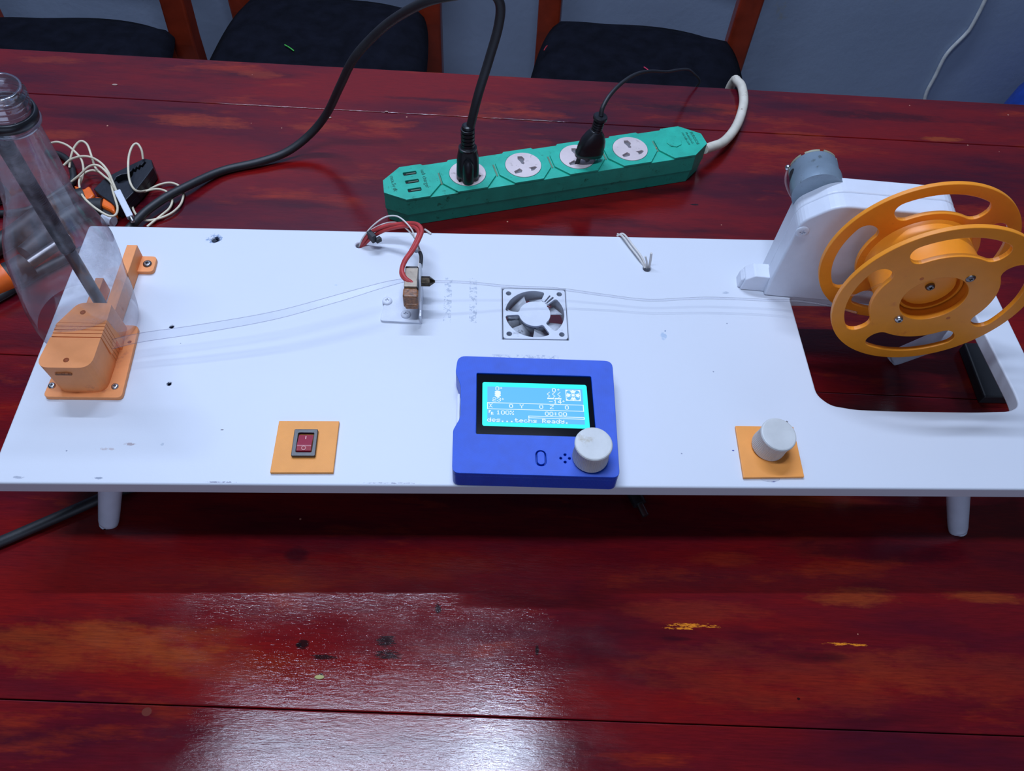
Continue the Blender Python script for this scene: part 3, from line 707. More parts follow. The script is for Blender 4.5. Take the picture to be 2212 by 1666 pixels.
# the bottle, leaning a little
Bc, Nc = Vector((-289, 374, 92)), Vector((-265.5, 377, 267))
ax = (Nc-Bc).normalized(); TB = Matrix.Translation(Bc) @ ax.to_track_quat('Z', 'Y').to_matrix().to_4x4(); Lb = (Nc-Bc).length
bt = thing('plastic_bottle', 'clear plastic bottle with its base cut off, standing over the orange cutter', 'bottle', Bc)
Hn = Lb
prof = [(34.2, 0), (35.0, 8), (35.4, 25), (35.2, 48), (34.6, 62), (33.2, 75), (31, 86), (28, 96), (24.3, 106), (21.4, 114), (20.0, 122), (19.4, 130), (18.6, 142), (17.2, 154), (15.8, 164), (14.4, Hn-4), (13.8, Hn-1)]
rf = lambda a, z: 1+0.012*math.sin(3*a+z*0.06)+0.010*math.sin(2*a-z*0.11)
obj('body', MB().lathe(prof, TB, 72, cap0=False, cap1=False, rfun=rf), PET, bt)
nk = MB()
nk.lathe([(13.8, Hn-1), (16.8, Hn-0.8), (17.2, Hn+0.3), (16.8, Hn+1.4), (13.6, Hn+1.8), (13.4, Hn+6.6), (13.9, Hn+7), (13.2, Hn+8.5)] +
         [p for k in range(3) for p in ((13.0, Hn+9+k*3.6), (14.4, Hn+9.9+k*3.6), (14.4, Hn+10.5+k*3.6), (13.0, Hn+11.4+k*3.6))] +
         [(12.9, Hn+21), (12.9, Hn+22), (11.2, Hn+22), (11.0, Hn+12), (11.0, Hn+2), (12.5, Hn-2)], TB, 64, cap0=False, cap1=False)
obj('neck', nk, PETN, bt)
obj('black_neck_ring', MB().lathe([(14.2, Hn+2.0), (16.3, Hn+2.1), (16.5, Hn+4.6), (15.9, Hn+7.6), (14.4, Hn+7.8), (14.2, Hn+2.0)], TB, 64, cap0=False, cap1=False), BLACK, bt)

# ------------------------------------------------------------------ strip cut from the bottle and the filament
def ribbon(name, path, wv, mat, label, cat, th=0.35):
    pts = smooth_path(path, 8); mb = MB(); vs = []
    for i, p in enumerate(pts):
        t = i/(len(pts)-1); d = wv(t)/2; vs += [p+d, p-d, p-d+Vector((0, 0, -th)), p+d+Vector((0, 0, -th))]
    fs = [(i*4+k, i*4+(k+1) % 4, i*4+4+(k+1) % 4, i*4+4+k) for i in range(len(pts)-1) for k in range(4)]+[(3, 2, 1, 0), tuple(len(vs)-4+k for k in range(4))]
    mb.add(vs, fs); nf = len(mb.f)
    mb.tube([vs[i*4] for i in range(len(pts))], 0.24, 8, 1).tube([vs[i*4+1] for i in range(len(pts))], 0.24, 8, 1)
    o = obj(name, mb, [mat, FILE])
    for p_ in o.data.polygons:
        if p_.index >= nf: p_.material_index = 1
    return tag(o, label, cat)
ribbon('plastic_strip', [(-262, 340.5, 104), (-240, 347, 105), (-200, 354, 107), (-148, 365, 110), (-105, 379, 113), (-72, 392, 114), (-54, 400, 112)],
       lambda t: Vector((0, 6.5*(1-0.45*max(0, t-0.7)/0.3), 3.0*(1-t))), FILM, 'clear plastic strip running from the bottle to the heater block', 'strip')
fil = [(-33, 400.2, 110.5), (-8, 401.5, 108.5), (25, 403, 103), (62, 403.7, 100.5), (100, 401, 97), (135, 398, 95.5), (180, 400, 97), (228, 398.8, 97), (250, 396, 100), (270, 388, 105), (288, 375, 112)]
tag(obj('filament', MB().tube(fil, 0.95, 14, 8), FILA), 'thin clear filament running from the nozzle to the orange spool', 'filament')

# ------------------------------------------------------------------ hot end on its metal bracket
he = thing('heater_assembly', 'small heater block with black nozzle on a white metal angle bracket', 'heater', (-58, 394, 85))
br = curve_mesh([rpoly([(-74.4, 380.3), (-42.3, 378.8), (-42.3, 409), (-70.5, 409)], [3, 1, 0, 3])], 85.05, 87.0, 0.3)
wallT = Matrix.Translation((-42.3, 0, 0))
bw = MB().add([(x, y, z) for x in (-43.8, -42.2) for y, z in ((378.9, 86), (409.5, 86), (410.5, 118), (405, 125), (396, 118), (384, 96), (378.9, 95))],
              [list(range(7))[::-1], list(range(7, 14))]+[(i, (i+1) % 7, 7+(i+1) % 7, 7+i) for i in range(7)])
finish('bracket', join_meshes([br, (lambda o_: o_)(curve_mesh([[(0, 0), (0.1, 0), (0.1, 0.1)]], 0, .1, 0, Matrix.Translation((-60, 395, 85.5))))]), WPLAST, he)
obj('bracket_upright', bw, plain('scratched_white_metal', (0.66, 0.68, 0.72), 0.35, 0.3, dirt=((0.3, 0.28, 0.27), 200)), he, bevel=0.2)
for a in ((-70, 399.5, 87), (-54.8, 386.5, 87)): screw('screw', a, (0, 0, 1), 3.9, WPLAST, he)
HB = plain('worn_aluminium', alb(140, 138, 138), 0.45, 0.4, var=0.2, dirt=(alb(90, 80, 75), 300))
obj('heater_block', MB().box((-49.3, 399, 111), (10.5, 18.5, 11)), HB, he, bevel=0.4)
TAPE = plain('burnt_tape', alb(120, 82, 52), 0.35, var=0.5, nscale=400, dirt=((0.02, 0.012, 0.008), 260), bmp=0.5)
obj('insulation_tape', MB().box((-49.4, 385.5, 108.5), (11.5, 8.5, 13)).box((-49, 382.0, 103.5), (10, 3, 6)), TAPE, he, bevel=1.2)
obj('rear_tape', MB().box((-50, 410.2, 109), (10, 4.5, 10)), plain('dark_burnt_tape', (0.02, 0.014, 0.010), 0.35, var=0.6, nscale=500, bmp=0.4), he, bevel=0.9)
obj('black_gasket', MB().box((-44.3, 398, 111), (1.2, 20, 13)), BLACKM, he, bevel=0.3)
T = Matrix.Translation((-42.2, 400.2, 110.5)) @ Matrix.Rotation(R_(90), 4, 'Y')
obj('nozzle', MB().lathe([(3.9, 0), (3.9, 6.3), (3.4, 6.8), (0.9, 10.2), (0.2, 10.3)], T, 6, smooth=False), plain('sooty_brass', (0.06, 0.045, 0.03), 0.3, 0.8, var=0.5, nscale=400), he)

# heater wires
hw = thing('heater_wires', 'red sleeved and white wires arching from the board to the heater block', 'wires', (-72, 440, 85))
def wpath(lst): return [P(a, b2, z) for a, b2, z in lst]
W1 = wpath([(779, 533, 83), (785, 521, 90), (800, 503, 98), (830, 489, 104), (872, 483, 110), (900, 484, 116), (911, 497, 118), (907, 513, 119), (893, 540, 119), (878, 560, 119), (869, 582, 119), (875, 600, 117), (891, 612, 115)])
W2 = wpath([(781, 534, 83), (790, 524, 88), (808, 509, 95), (835, 496, 102), (868, 489, 108), (893, 489, 113), (904, 500, 116), (902, 514, 117), (888, 542, 117), (873, 565, 117), (867, 590, 117), (878, 606, 116), (895, 614, 114)])
obj('red_sleeve', MB().tube(W1, 1.65, 12, 6).tube(W2, 1.65, 12, 6), REDW, hw)
W3 = wpath([(776, 534, 83), (783, 515, 94), (803, 490, 104), (828, 471, 110), (850, 466, 113), (868, 473, 114), (888, 494, 113), (897, 514, 111), (905, 535, 110), (910, 552, 110), (908, 578, 111)])
W4 = wpath([(778, 535, 83), (790, 508, 94), (812, 491, 101), (840, 481, 106), (862, 483, 108), (880, 496, 108), (896, 515, 108), (903, 536, 108), (907, 553, 109), (904, 580, 112), (903, 612, 112)])
obj('white_wires', MB().tube(W3, 0.65, 8, 6).tube(W4, 0.65, 8, 6), WWIRE, hw)
obj('black_sleeve', MB().tube(wpath([(907, 545, 110), (910, 556, 110.2), (908, 578, 111)]), 1.5, 10, 4), BLACKM, hw)
c0 = P(803, 511, 97)
obj('cable_tie', MB().box((0, 0, 0), (4.2, 8.5, 7.5), Matrix.Translation(c0) @ Matrix.Rotation(R_(38), 4, 'Z')).box((3.2, -4.5, -2), (5, 3.5, 4), Matrix.Translation(c0) @ Matrix.Rotation(R_(38), 4, 'Z')), BLACKM, hw, bevel=0.6)

# loose white wires on the right of the board
lw = thing('loose_wires', 'pair of loose white wires out of a hole near the back of the board', 'wires', (139, 442, 85))
obj('wire_pair', MB().tube(wpath([(1334, 506, 84), (1345, 511, 88), (1362, 534, 87.5), (1380, 557, 87.5), (1393, 579, 84)]), 0.9, 10, 6).tube(wpath([(1333, 510, 84), (1347, 506, 88), (1366, 529, 88.5), (1385, 554, 88), (1396, 579, 84)]), 0.9, 10, 6), WWIRE, lw)
obj('wire_stub', MB().tube(wpath([(1397, 579, 84), (1397, 566, 91), (1394, 554, 97)]), 0.8, 10, 5), WWIRE, lw)
obj('wire_stub', MB().tube(wpath([(1402, 578, 84), (1405, 563, 92), (1407, 547, 100)]), 1.0, 10, 5), WWIRE, lw)
tag(obj('zip_tie_end', MB().tube(wpath([(918, 496, 83), (924, 500, 86), (931, 505, 85.6)]), 0.9, 8, 4), WWIRE), 'tiny white tie end poking over the back edge, beside the red wires', 'zip tie')

# ------------------------------------------------------------------ winder: white gear housing and motor
GA = R_(-5.5); gh = thing('gear_housing', 'white painted gear housing standing at the back right of the board', 'housing', (300, 425, 85), GA)
GO = Vector((232, 414, 85)); TG = Matrix.Translation(GO) @ Matrix.Rotation(GA, 4, 'Z') @ Matrix.Rotation(R_(90), 4, 'X')
# local outline: x along the face, y up; extrudes to local z which points to the camera
gnv = TG.to_3x3() @ Vector((0, 0, 1))
def face_xy(px, py):
    d = ray(px, py); t = (GO-CAM).dot(gnv)/d.dot(gnv); q = TG.inverted() @ (CAM+d*t); return (q.x, q.y)
pf = [face_xy(1659, 636), face_xy(1729, 480), face_xy(1812, 445), face_xy(2092, 447)]
hx = [(0, 0.2), (pf[1][0], pf[1][1]), (pf[2][0], pf[2][1]), (pf[3][0]-2, pf[2][1]+0.5), (pf[3][0]+9, pf[2][1]-18), (pf[3][0]+14, 30), (pf[3][0]+14, 0.2)]
GHM = plain('white_brushed_paint', (0.69, 0.72, 0.79), 0.38, var=0.03, bmp=0.35, bscale=90)
hp = rpoly(hx, [2, 7, 9, 9, 9, 5, 0])
finish('housing_front', curve_mesh([hp], -15.5, 0, 1.6, TG, 3), GHM, gh)
finish('housing_back', curve_mesh([rpoly([(x+(0.5 if i < 2 else 0), y) for i, (x, y) in enumerate(hx)], [2, 7, 9, 9, 9, 5, 0])], -31, -15.3, 1.6, TG, 3), GHM, gh)
fo = MB().prism([(-19, 0.2), (-17.5, 12), (-11, 17), (3, 17), (3, 0.2)], -19, -4, TG).prism([(-21, 0.2), (-20, 9), (-17.5, 12), (-17.5, 0.2)], -17.5, -6, TG)
obj('foot', fo, GHM, gh, bevel=0.9)
q = face_xy(1730, 500); screw('screw', TG @ Vector((q[0]+1, q[1], 0)), gnv, 5.0, WPLAST, gh, h=1.2)
mt = thing('electric_motor', 'grey metal motor sticking out behind the white gear housing', 'motor', (242, 470, 130))
back = -gnv; mc = PY(1769, 398, 446) ; mc = Vector((251, 446, 172))
TM = Matrix.Translation(mc) @ back.to_track_quat('Z', 'Y').to_matrix().to_4x4()
MOT = plain('zinc_motor_can', alb(122, 148, 182), 0.42, 0.35, var=0.1, nscale=40, dirt=(alb(75, 85, 90), 120))
obj('motor_can', MB().lathe([(18.6, -8), (18.6, 5), (17.6, 6), (17.6, 18.5), (16.6, 19.5), (15.4, 19.5)], TM, 56, cap1=False), MOT, mt)
ec = MB().lathe([(15.4, 19.5), (15.4, 18.5), (6, 18.5), (6, 22), (0.2, 22)], TM, 48, cap0=False)
for k in range(8):
    a0 = R_(k*45+6); a1 = R_(k*45+41); arc = [(a0+(a1-a0)*i/8) for i in range(9)]
    poly = [(17.7*math.cos(a), 17.7*math.sin(a)) for a in arc]+[(15.3*math.cos(a), 15.3*math.sin(a)) for a in arc[::-1]]
    ec.prism(poly, 18.5, 20.4, TM)
obj('end_cap', ec, plain('yellowed_cap', alb(138, 146, 140), 0.45, 0.2), mt)
rt = (TM.inverted().to_3x3() @ Vector((-0.92, -0.39, 0))).normalized()
sl = MB(); base = math.atan2(rt.y, rt.x)
vs = []
for i in range(13):
    t = i/12; hw_ = 3.2*math.sqrt(max(0.02, 1-(2*t-1)**2))
    a = base+R_(-30+46*t)
    for s in (-1, 1): vs.append((17.75*math.cos(a), 17.75*math.sin(a), 11.5+s*hw_))
sl.add(vs, [(i*2, i*2+1, i*2+3, i*2+2) for i in range(12)], True, TM); obj('vent_slot', sl, HOLEM, mt)
tq = P(1702, 362, 168)
obj('terminal', MB().sphere(tq, 2.2).cyl(tq, tq+Vector((8, 2, -2)), 1.0), STEEL, mt)
obj('motor_wire', MB().tube([tq, P(1697, 385, 160), P(1700, 405, 148), P(1712, 428, 138), P(1730, 440, 134)], 0.9, 8, 6), plain('pink_white_wire', alb(165, 130, 150), 0.5), mt)

# ------------------------------------------------------------------ orange spool
SCn, SA, ST, RS, SW = Vector((318.1, 352, 156.1)), R_(-1.0), R_(1.0), 67.7, 40.5
sn = Vector((math.sin(SA)*math.cos(ST), -math.cos(SA)*math.cos(ST), math.sin(ST)))
su = Vector((math.cos(SA), math.sin(SA), 0)); sv = -sn.cross(su) if (-sn.cross(su)).z > 0 else sn.cross(su)
TS = Matrix(((su.x, sv.x, sn.x, SCn.x), (su.y, sv.y, sn.y, SCn.y), (su.z, sv.z, sn.z, SCn.z), (0, 0, 0, 1)))
sp = thing('filament_spool', 'large orange spool with two slotted flanges at the right', 'spool', (318, 372, 85))
def slot(a0): return rsector(a0-37, a0+37, 42.0, 58.8, 7.6, n=28)
def flange(rot, ctr):
    lp = [circ(0, 0, RS, 128)]+[slot(rot+90*k) for k in range(4)]
    if ctr: lp.append(circ(0, 0, ctr, 64))
    return lp
finish('front_flange', curve_mesh(flange(5, 22), -3.6, 0, 0.5, TS), ORANGE, sp)
finish('rear_flange', curve_mesh(flange(4, 0), -SW-3.4, -SW, 0.5, TS), ORANGE, sp)
hub = MB().lathe([(36, -3.5), (35, -8), (35, -SW+4), (36.5, -SW)], TS, 72, cap0=False, cap1=False).lathe([(22.5, -3.5), (22.5, -14)], TS, 64, cap0=False, cap1=False)
hub.lathe([(22.5, -14), (21.6, -14), (21.6, -9.5), (19.8, -9.5), (19.8, -14.5), (0.2, -14.5)], TS, 64, cap0=False, cap1=False, smooth=False)
obj('hub', hub, ORANGE, sp)
obj('drive_disc', MB().prism([(-17.5, -7)]+[(18*math.cos(R_(a)), 18*math.sin(R_(a))) for a in range(205, 385, 12)]+[(14, 12), (4, 17.5), (-12, 13)], -14.4, -11.0, TS), ORANGE, sp, bevel=0.5)
for (a, b2), m_, h_ in (((0, 1.5), DSTEEL, 2.4), ((14.8, 21.7), DSTEEL, 0.8), ((-15.4, -21.2), STEEL, 3)):
    q = TS @ Vector((a, b2, -11 if a == 0 else 0)); screw('screw', q, sn, 3.0 if a < 0 else 3.2, m_, sp, h=h_)
for a_, b_ in ((-18, 20), (20.3, -19.5)): obj('moulding_mark', MB().cyl(TS @ Vector((a_, b_, -0.2)), TS @ Vector((a_, b_, 0.12)), 1.4), plain('brown_smudge', alb(185, 105, 50), 0.6), sp)
obj('shaft', MB().cyl(TS @ Vector((0, 0, -SW-3)), TS @ Vector((0, 0, -SW-13)), 5), STEEL, sp)
ths = [TS @ Vector(p_) for p_ in ((-37, 8, -6), (-41, 2, -8), (-45, -6, -9), (-52, -10, -10))]
tag(obj('filament_tail', MB().tube(ths, 0.7, 8, 6), FILM), 'short twisted clear filament end hanging between the spool flanges', 'filament')

# ------------------------------------------------------------------ green power strip
GSA = R_(14.5); ps = thing('power_strip', 'green power strip with four round white sockets on the table', 'power strip', (72, 628, 0), GSA)
TP = Matrix.Identity(4)
def local(x, y, z=0): return (x, y, z)
oc = [(-151, -23), (149, -23), (167.5, -9), (167.5, 7), (148, 23.5), (-149, 23.5), (-168, 8), (-170, -9)]
bot = [(x*0.985, y*0.93) for x, y in oc]
bs = MB().prism(bot, 0.3, 16, None, 0, [(x*0.997, y*0.985) for x, y in oc]).prism([(x*1.0, y*1.0) for x, y in oc], 16, 34.6)
obj('lower_shell', bs, GREEN, ps, local=True, bevel=0.4)
sk_x = [-85.5, -28.5, 28.5, 85.5]
# raised octagonal tiles
tl = []
def octa(cx, hw_, hl, cxl, cyl): return [(cx-cxl, -hw_), (cx+cxl, -hw_), (cx+hl, -cyl), (cx+hl, cyl), (cx+cxl, hw_), (cx-cxl, hw_), (cx-hl, cyl), (cx-hl, -cyl)]
for x in sk_x: tl.append(curve_mesh([octa(x, 23.2, 26.6, 14.5, 8.5), circ(x, 0, 18.3, 48)], 34.4, 36.6, 0.3))
tl.append(curve_mesh([[(-151, -23.2), (-128, -23.2), (-114, -8), (-114, 8), (-128, 23.4), (-149, 23.4), (-168, 8), (-170, -9)]] +
                     [rrect(-147.2+0.0, yy-2.4, -134.0, yy+2.4, 1) for yy in (-11.5, 0.6, 12.4)], 34.4, 36.6, 0.3))
tl.append(curve_mesh([[(126, -23.2), (149, -23.2), (167.5, -9), (167.5, 7), (148, 23.4), (128, 23.4), (114.5, 8), (114.5, -8)]], 34.4, 36.6, 0.3))
finish('top_tiles', join_meshes(tl), GREEN, ps, local=True)
for x in (-57.2, -0.2, 56.8, 113.2, -113.2): obj('groove', MB().box((x, 0, 34.75), (1.6, 17, 0.5)), GROOVE, ps, local=True)
for x in sk_x:
    s_ = finish('socket', curve_mesh([circ(x, 0, 18.0, 48),
         [(x-1.2, 2), (x+0.4, 0.6), (x+2, 2), (x+1.6, 4.6), (x+3.6, 8), (x+2, 12.5), (x-2.2, 13.2), (x-3.2, 9), (x-1.6, 5)],
         [(x-11.5, -7.5), (x-5.0, -4.5), (x-3.0, -7.5), (x-4.5, -10.5), (x-11, -11)],
         [(x+4.0, -5.5), (x+6.0, -7.5), (x+5.5, -10.5), (x+8.5, -10), (x+12.5, -6.5), (x+11, -4.8)]], 34.6, 37.0, 0.2), SOCKET, ps, local=True)
    obj('contact_well', MB().prism(circ(x, 0, 15, 24), 34.7, 34.95), GREYH, s_, local=True)
for yy in (-11.5, 0.6, 12.4):
    u = obj('usb_port', MB().box((-140.6, yy, 34.75), (12.6, 4.4, 0.3)), HOLEM, ps, local=True)
    obj('contact_tongue', MB().box((-139.6, yy+0.2, 35.4), (9.4, 1.2, 1.2)), plain('grey_tongue', alb(90, 110, 110), 0.5), u, local=True)
obj('switch_button', MB().prism(circ(134, 0, 8.2, 8), 36.4, 37.6), GREEN, ps, local=True, bevel=0.3)
TXT = plain('dark_green_print', alb(10, 70, 62), 0.6)
rot = Matrix.Rotation(R_(-90), 4, 'Z')
tt = [text_mesh('usb charger', 5.6, Matrix.Translation((-129.5, 14.5, 36.65)) @ rot, 0.06), text_mesh('max.5v dc', 5.6, Matrix.Translation((-160.5, 12.5, 36.65)) @ rot, 0.06),
      text_mesh('EUROSOB', 4.6, Matrix.Translation((156.2, 11.8, 36.65)) @ rot, 0.06), text_mesh('Model:GR-65', 3.4, Matrix.Translation((151.5, 12.2, 36.65)) @ rot, 0.06), text_mesh('110V-220V~250V', 2.9, Matrix.Translation((147.3, 13.2, 36.65)) @ rot, 0.06)]
for t_ in tt: finish('printing', t_, TXT, ps, local=True)
obj('orange_speck', MB().sphere((112.6, -3.5, 35.4), 1.3, (1, 0.8, 0.5)), plain('orange_speck', alb(210, 120, 90), 0.6), ps, local=True)
DIRT = [P(1607, 240, 9)]
WC = plain('dirty_white_cord', alb(200, 208, 216), 0.45, var=0.1, dirt=(alb(120, 105, 85), 70))
obj('cord', MB().tube([P(1522, 322, 20), P(1535, 318, 18), P(1565, 305, 13), P(1592, 270, 9), P(1606, 225, 8), P(1603, 190, 7.5), P(1594, 177, 6.5), (303, 822, 0), (302, 828, -30), (302, 830, -120), (300, 832, -300)], 5.2, 14, 8), WC, ps)

# ------------------------------------------------------------------ plug and thick black cable
pc = thing('power_cable', 'thick black cable looping over the table from the straight plug in the green strip', 'cable', (-11, 606, 37))
cab = [(-8, 607, 92), P(1033, 205, 125), P(1056, 130, 155), P(1077, 55, 185), P(1079, 5, 205), P(1050, -22, 216), P(990, -12, 212), P(920, 4, 198), P(850, 42, 168), P(800, 85, 142), P(762, 130, 118), P(735, 185, 85), P(706, 245, 45), P(670, 290, 22), P(620, 328, 9), P(560, 350, 5.2), P(480, 369, 4.6), P(405, 402, 8), P(345, 435, 9), P(290, 482, 8), (-348, 500, 5), (-330, 420, 4.6), (-300, 330, 4.6), P(320, 1028, 4.6), P(240, 1066, 4.6), P(180, 1093, 4.6), P(100, 1128, 4.6), P(0, 1171, 4.6), P(-110, 1215, 4.6), P(-220, 1250, 4.6)]
obj('cable', MB().tube(cab, 4.1, 16, 8), BLACKM, pc)
Tk = Matrix.Translation((-10.5, 604, 37)) @ Matrix.Rotation(R_(-3), 4, 'X')
pl = MB()
secs = [(0, 11, 9, -1.5), (6, 11, 9.5, -1.5), (20, 10.5, 8, 0), (26, 9.5, 7, 0), (30, 8.5, 6.2, 0), (33, 7, 5.5, 0)]
vs = []; K = 24
for z_, a, b2, oy in secs:
    for k in range(K):
        t = 2*math.pi*k/K; c_, s_ = math.cos(t), math.sin(t); e = 0.55
        vs.append((a*abs(c_)**e*(1 if c_ > 0 else -1), oy+b2*abs(s_)**e*(1 if s_ > 0 else -1), z_))
pl.add(vs, [(i*K+k, i*K+(k+1) % K, (i+1)*K+(k+1) % K, (i+1)*K+k) for i in range(len(secs)-1) for k in range(K)]+[list(range(K))[::-1], list(range(K*(len(secs)-1), K*len(secs)))], True, Tk)
# the ridge on the front of the plug
pl.lathe([(5.6, 0), (5.6, 12), (5.0, 20), (2.5, 24)], Tk @ Matrix.Translation((0.5, -10.0, 0)), 20)
obj('plug_body', pl, BLACK, pc)
rl = [(7.6, 33)]
for k in range(5): rl += [(6.6, 34+k*4), (6.6, 36.6+k*4), (5.2, 37+k*4), (5.2, 38+k*4)]
rl += [(5.8, 54), (5.4, 56), (3.9, 57)]
obj('strain_relief', MB().lathe([(8.8, 30.5), (8.8, 32.5)]+rl, Tk, 24, smooth=False), BLACK, pc)

# small tilted plug with its thin wire
sp2 = thing('small_plug', 'small black two-pin plug half pulled from the third socket, with thin wire', 'plug', (100, 635, 37))
b0 = P(1271, 336, 44); t0 = P(1298, 250, 90); axp = (t0-b0).normalized()
side = Vector((math.cos(GSA), math.sin(GSA), 0)); side = (side-axp*side.dot(axp)).normalized(); ny = axp.cross(side)
Tp = Matrix(((side.x, ny.x, axp.x, b0.x), (side.y, ny.y, axp.y, b0.y), (side.z, ny.z, axp.z, b0.z), (0, 0, 0, 1)))
Lp = (t0-b0).length; vs = []
secs = [(0, 14.5, 6.5), (5, 15.0, 7), (7, 14.2, 6.6), (12, 14.0, 7.2), (19, 12.5, 7.4), (26, 9, 6.5), (Lp*0.62, 6.2, 5.6), (Lp*0.66, 5.6, 5.3)]
for z_, a, b2 in secs:
    for k in range(K):
        t = 2*math.pi*k/K; c_, s_ = math.cos(t), math.sin(t); e = 0.75
        vs.append((a*abs(c_)**e*(1 if c_ > 0 else -1), b2*abs(s_)**e*(1 if s_ > 0 else -1), z_))
obj('plug_body', MB().add(vs, [(i*K+k, i*K+(k+1) % K, (i+1)*K+(k+1) % K, (i+1)*K+k) for i in range(len(secs)-1) for k in range(K)]+[list(range(K))[::-1], list(range(K*(len(secs)-1), K*len(secs)))], True, Tp), BLACK, sp2)
q0 = Lp*0.64; rl = [(5.4, q0)]
for k in range(4): rl += [(5.5, q0+1+k*2.6), (5.3, q0+2.6+k*2.6), (4.6, q0+2.8+k*2.6), (4.6, q0+3.4+k*2.6)]
rl += [(5.2, Lp-4), (7.0, Lp-3.4), (7.0, Lp-1), (6.2, Lp), (2.4, Lp)]
obj('strain_relief', MB().lathe(rl, Tp, 24, smooth=False), BLACK, sp2)
for s in (-1, 1):
    a = Tp @ Vector((s*9.5, 0, 1)); c_ = Tp @ Vector((s*9.5, 0, -14)); obj('pin', MB().cyl(a, c_, 2.2), BLACKM if s < 0 else STEEL, sp2)
wr = [t0, P(1302, 232, 97), P(1318, 205, 103), P(1345, 178, 105), P(1375, 160, 100), P(1405, 154, 90), P(1440, 155, 74), P(1465, 151, 60), P(1486, 150, 42), P(1500, 160, 18), P(1511, 178, -1), (258, 832, -30), (256, 834, -80), (255, 834, -160)]
obj('wire', MB().tube(wr, 2.0, 10, 8, rf=lambda t: 1.15-0.55*min(1, t*1.5)), BLACKM, sp2)

# ------------------------------------------------------------------ pliers behind the bottle
PB = plain('black_tool_steel', (0.018, 0.02, 0.026), 0.38, 0.3, bmp=0.3, bscale=300)
OT = plain('orange_grip', alb(226, 105, 32), 0.45)
pr = thing('combination_pliers', 'black combination pliers with orange and black grips behind the bottle', 'pliers', (-385, 600, 0))
def flat_poly(pp, z): return [(P(x, y, z).x, P(x, y, z).y) for x, y in pp]
jaw_out = flat_poly([(311, 342), (327, 345), (331, 362), (318, 380), (296, 408), (268, 436), (252, 448), (238, 436), (214, 420), (202, 408), (222, 388), (240, 377), (262, 366), (288, 353)], 16)
gap = flat_poly([(247, 391), (252, 382), (262, 377), (274, 375), (284, 369), (287, 364), (291, 366), (294, 360), (298, 362), (301, 356), (306, 357), (312, 349), (315, 351), (308, 361), (304, 360), (301, 366), (296, 364), (293, 371), (288, 370), (285, 380), (277, 389), (264, 395), (253, 396)], 16)
finish('jaws', curve_mesh([jaw_out, gap], 9, 16, 0.8), PB, pr)
finish('jaw_underside', curve_mesh([jaw_out], 2, 9, 0.2), PB, pr)
obj('pivot', MB().prism(flat_poly([(205, 410), (222, 392), (244, 383), (264, 402), (268, 428), (250, 440), (225, 420)], 15), 2, 14.5), PB, pr, bevel=1.2)
def grip(pp, r, mat, name, z=9, fl=None, rf=None): return obj(name, MB().tube([P(x, y, z) for x, y in pp], r, 14, 8, rf=rf), mat, pr)
obj('grip_guard', MB().prism(flat_poly([(158, 398), (180, 408), (192, 400), (204, 420), (192, 432), (170, 424)], 14), 2, 14), OT, pr, bevel=2)
obj('grip_guard', MB().prism(flat_poly([(188, 436), (206, 424), (236, 428), (246, 438), (248, 458), (236, 452), (214, 442)], 14), 2, 14), OT, pr, bevel=2)
grip([(225, 448), (195, 450), (150, 470), (100, 510), (55, 550)], 9, BLACKM, 'handle')
grip([(185, 424), (150, 435), (100, 455), (40, 500), (-20, 540), (-80, 570)], 9, BLACKM, 'handle')
obj('grip_underside', MB().prism(flat_poly([(196, 444), (214, 444), (240, 456), (247, 466), (235, 470), (205, 460)], 9), 1, 10), BLACKM, pr, bevel=2)
# screwdriver with an orange handle, left of the bottle
sd = thing('screwdriver', 'orange and black screwdriver handle at the left edge, behind the bottle', 'screwdriver', (-440, 500, 0))
def seg_tube(lst, r, mat, name, parent, z, rf=None): return obj(name, MB().tube([P(x, y, z) for x, y in lst], r, 18, 6, rf=rf), mat, parent)
seg_tube([(-50, 625), (-20, 614), (8, 600), (18, 595)], 13, OT, 'handle', sd, 13, rf=lambda t: 0.8+0.2*math.sin(t*2))
seg_tube([(18, 595), (40, 585), (60, 572)], 11.8, BLACKM, 'handle_collar', sd, 13)
seg_tube([(60, 572), (100, 545), (150, 512)], 5, DSTEEL, 'shank', sd, 13)
tag(obj('black_lead', MB().tube([P(-60, 668, 5), P(0, 640, 5), P(45, 612, 5), P(90, 585, 5), P(150, 555, 5), P(205, 530, 5)], 4.6, 14, 8), BLACKM), 'straight black lead on the table, nearest the board at the left edge', 'cable')
tag(obj('black_lead', MB().tube([P(-40, 462, 4), P(20, 460, 4), P(70, 450, 4), P(120, 420, 4), P(155, 395, 4), P(157, 370, 4), P(148, 348, 4), P(128, 334, 4), P(100, 330, 4)], 3.2, 12, 8), BLACKM), 'curled thin black lead behind the bottle, beside the cream wire', 'cable')
obj_ = tag(obj('wire_cutter', MB().prism(flat_poly([(-60, 392), (-5, 384), (12, 402), (8, 420), (-60, 440)], 12), 1, 12), PB, bevel=2), 'dark metal tool head at the left edge beside the bottle neck', 'tool')

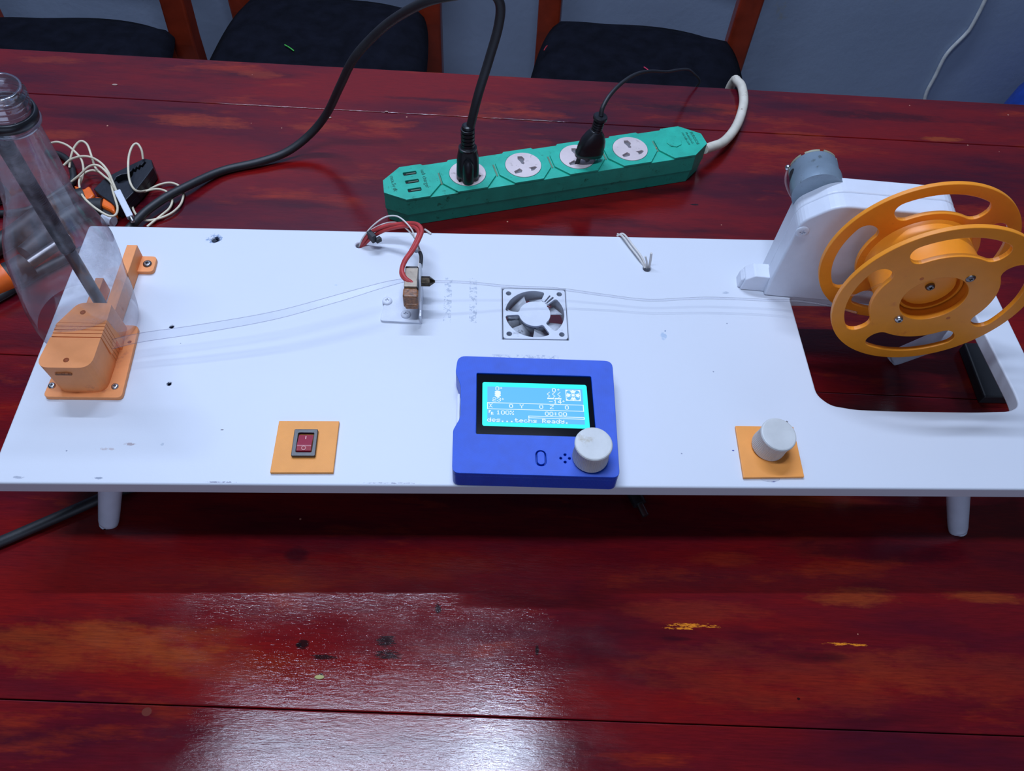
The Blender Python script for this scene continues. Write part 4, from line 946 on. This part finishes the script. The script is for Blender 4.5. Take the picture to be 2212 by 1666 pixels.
# cream thin wire with white connector
cw = thing('earphone_wire', 'tangled thin cream wire with a white stick connector behind the bottle', 'wire', (-360, 600, 0))
def cp(lst, z=3): return [P(x, y, (z if len(p_) < 3 else p_[2])) for p_ in lst for x, y in [p_[:2]]]
mb = MB()
for lst in ([(109, 309, 12), (125, 307, 16), (145, 314, 18), (162, 328, 18), (175, 343, 16), (180, 362, 12), (179, 380, 8), (173, 397, 4)],
            [(150, 362, 8), (153, 340, 14), (161, 318, 20), (174, 305, 24), (188, 312, 22), (197, 335, 18), (206, 362, 12), (222, 378, 18), (238, 392, 20), (253, 416, 22)],
            [(138, 357, 10), (152, 345, 14), (175, 338, 18), (197, 340, 20), (218, 352, 20), (233, 370, 18), (243, 392, 22), (253, 416, 22)],
            [(154, 393, 6), (172, 378, 12), (192, 360, 18), (210, 357, 20), (226, 368, 18), (238, 385, 19), (243, 410, 19), (249, 430, 19), (254, 450, 19), (250, 464, 19), (238, 467, 19), (222, 460, 19), (200, 445, 19), (180, 425, 17), (172, 405, 10), (172, 388, 8), (183, 374, 8), (200, 368, 8), (216, 373, 8)],
            [(309, 344, 18), (306, 325, 24), (297, 311, 28), (287, 315, 28), (279, 335, 28), (277, 362, 26), (280, 390, 22), (289, 408, 19), (302, 414, 14), (320, 410, 3), (345, 399, 3), (368, 395, 3), (387, 402, 3), (396, 418, 3), (391, 440, 3), (374, 458, 3), (350, 470, 3), (325, 476, 3), (312, 476, 3)],
            [(295, 466, 3), (287, 450, 3), (288, 436, 3), (300, 420, 5), (322, 411, 6), (345, 409, 6), (364, 417, 6), (372, 433, 5), (366, 450, 4), (350, 464, 3), (330, 480, 3), (318, 490, 3)]):
    mb.tube(cp(lst), 1.15, 8, 6)
obj('wire', mb, CREAM, cw)
ca, cb_ = P(254, 414, 22), P(282, 470, 18); cd_ = cb_-ca
obj('connector', MB().box((0, 0, cd_.length/2), (6.2, 5.0, cd_.length), Matrix.Translation(ca) @ cd_.to_track_quat('Z', 'Y').to_matrix().to_4x4()), WPLAST, cw, bevel=0.8)
obj('connector_tip', MB().cyl(P(281, 467, 18), P(287, 479, 16), 2.2), DSTEEL, cw)
tag(obj('white_adapter', MB().tube([P(222, 475, 6), P(234, 475, 6), P(245, 479, 6)], 5.2, 20, 4), WPLAST, bevel=0.8), 'small rounded white adapter half hidden behind the bottle shoulder', 'adapter')

# ------------------------------------------------------------------ small things on the table
tag(obj('black_block', MB().prism([(441, 367), (492, 367), (494, 426), (443, 426)], 0.2, 11), BLACKM, bevel=1.5), 'flat black block on the table, seen through the cutout in the board', 'block')
a, c_ = P(1382, 1090, 8), P(1399, 1124, 7)
bp_ = thing('barrel_plug', 'small black barrel plug on the table below the front edge of the board', 'plug', (a.x, a.y, 0))
d = (c_-a).normalized()
obj('body', MB().tube([a-d*34, a-d*14, a], 5.6, 16, 3), BLACK, bp_)
obj('barrel', MB().cyl(a, a+d*10, 2.8), DSTEEL, bp_)
obj('lead', MB().tube([a-d*34, a-d*60+Vector((4, 0, -5)), a-d*100+Vector((30, 10, -5.5))], 2.3, 10, 6), BLACKM, bp_)
CH = plain('pale_crumb', alb(190, 160, 150), 0.8)
CRUMBS = [((248, 183), 3.2, 'pale crumb on the table above the cream wire'), ((710, 254), 3.4, 'grey crumb on the table beside the looping black cable'),
          ((690, 1463), 3.6, 'pale yellow-green crumb on the bare wood near the bottom of the table'), ((835, 241), 2.2, 'small sliver on the far plank left of the straight black plug')]
for (x, y), s, lb in CRUMBS:
    q = P(x, y, 0.4); tag(obj('crumb', MB().sphere((q.x, q.y, 0.5), s*0.7, (1.4, 0.6, 0.25), 8), plain('crumb', alb(165, 170, 125) if y > 1400 else alb(150, 138, 145), 0.8)), lb, 'crumb')
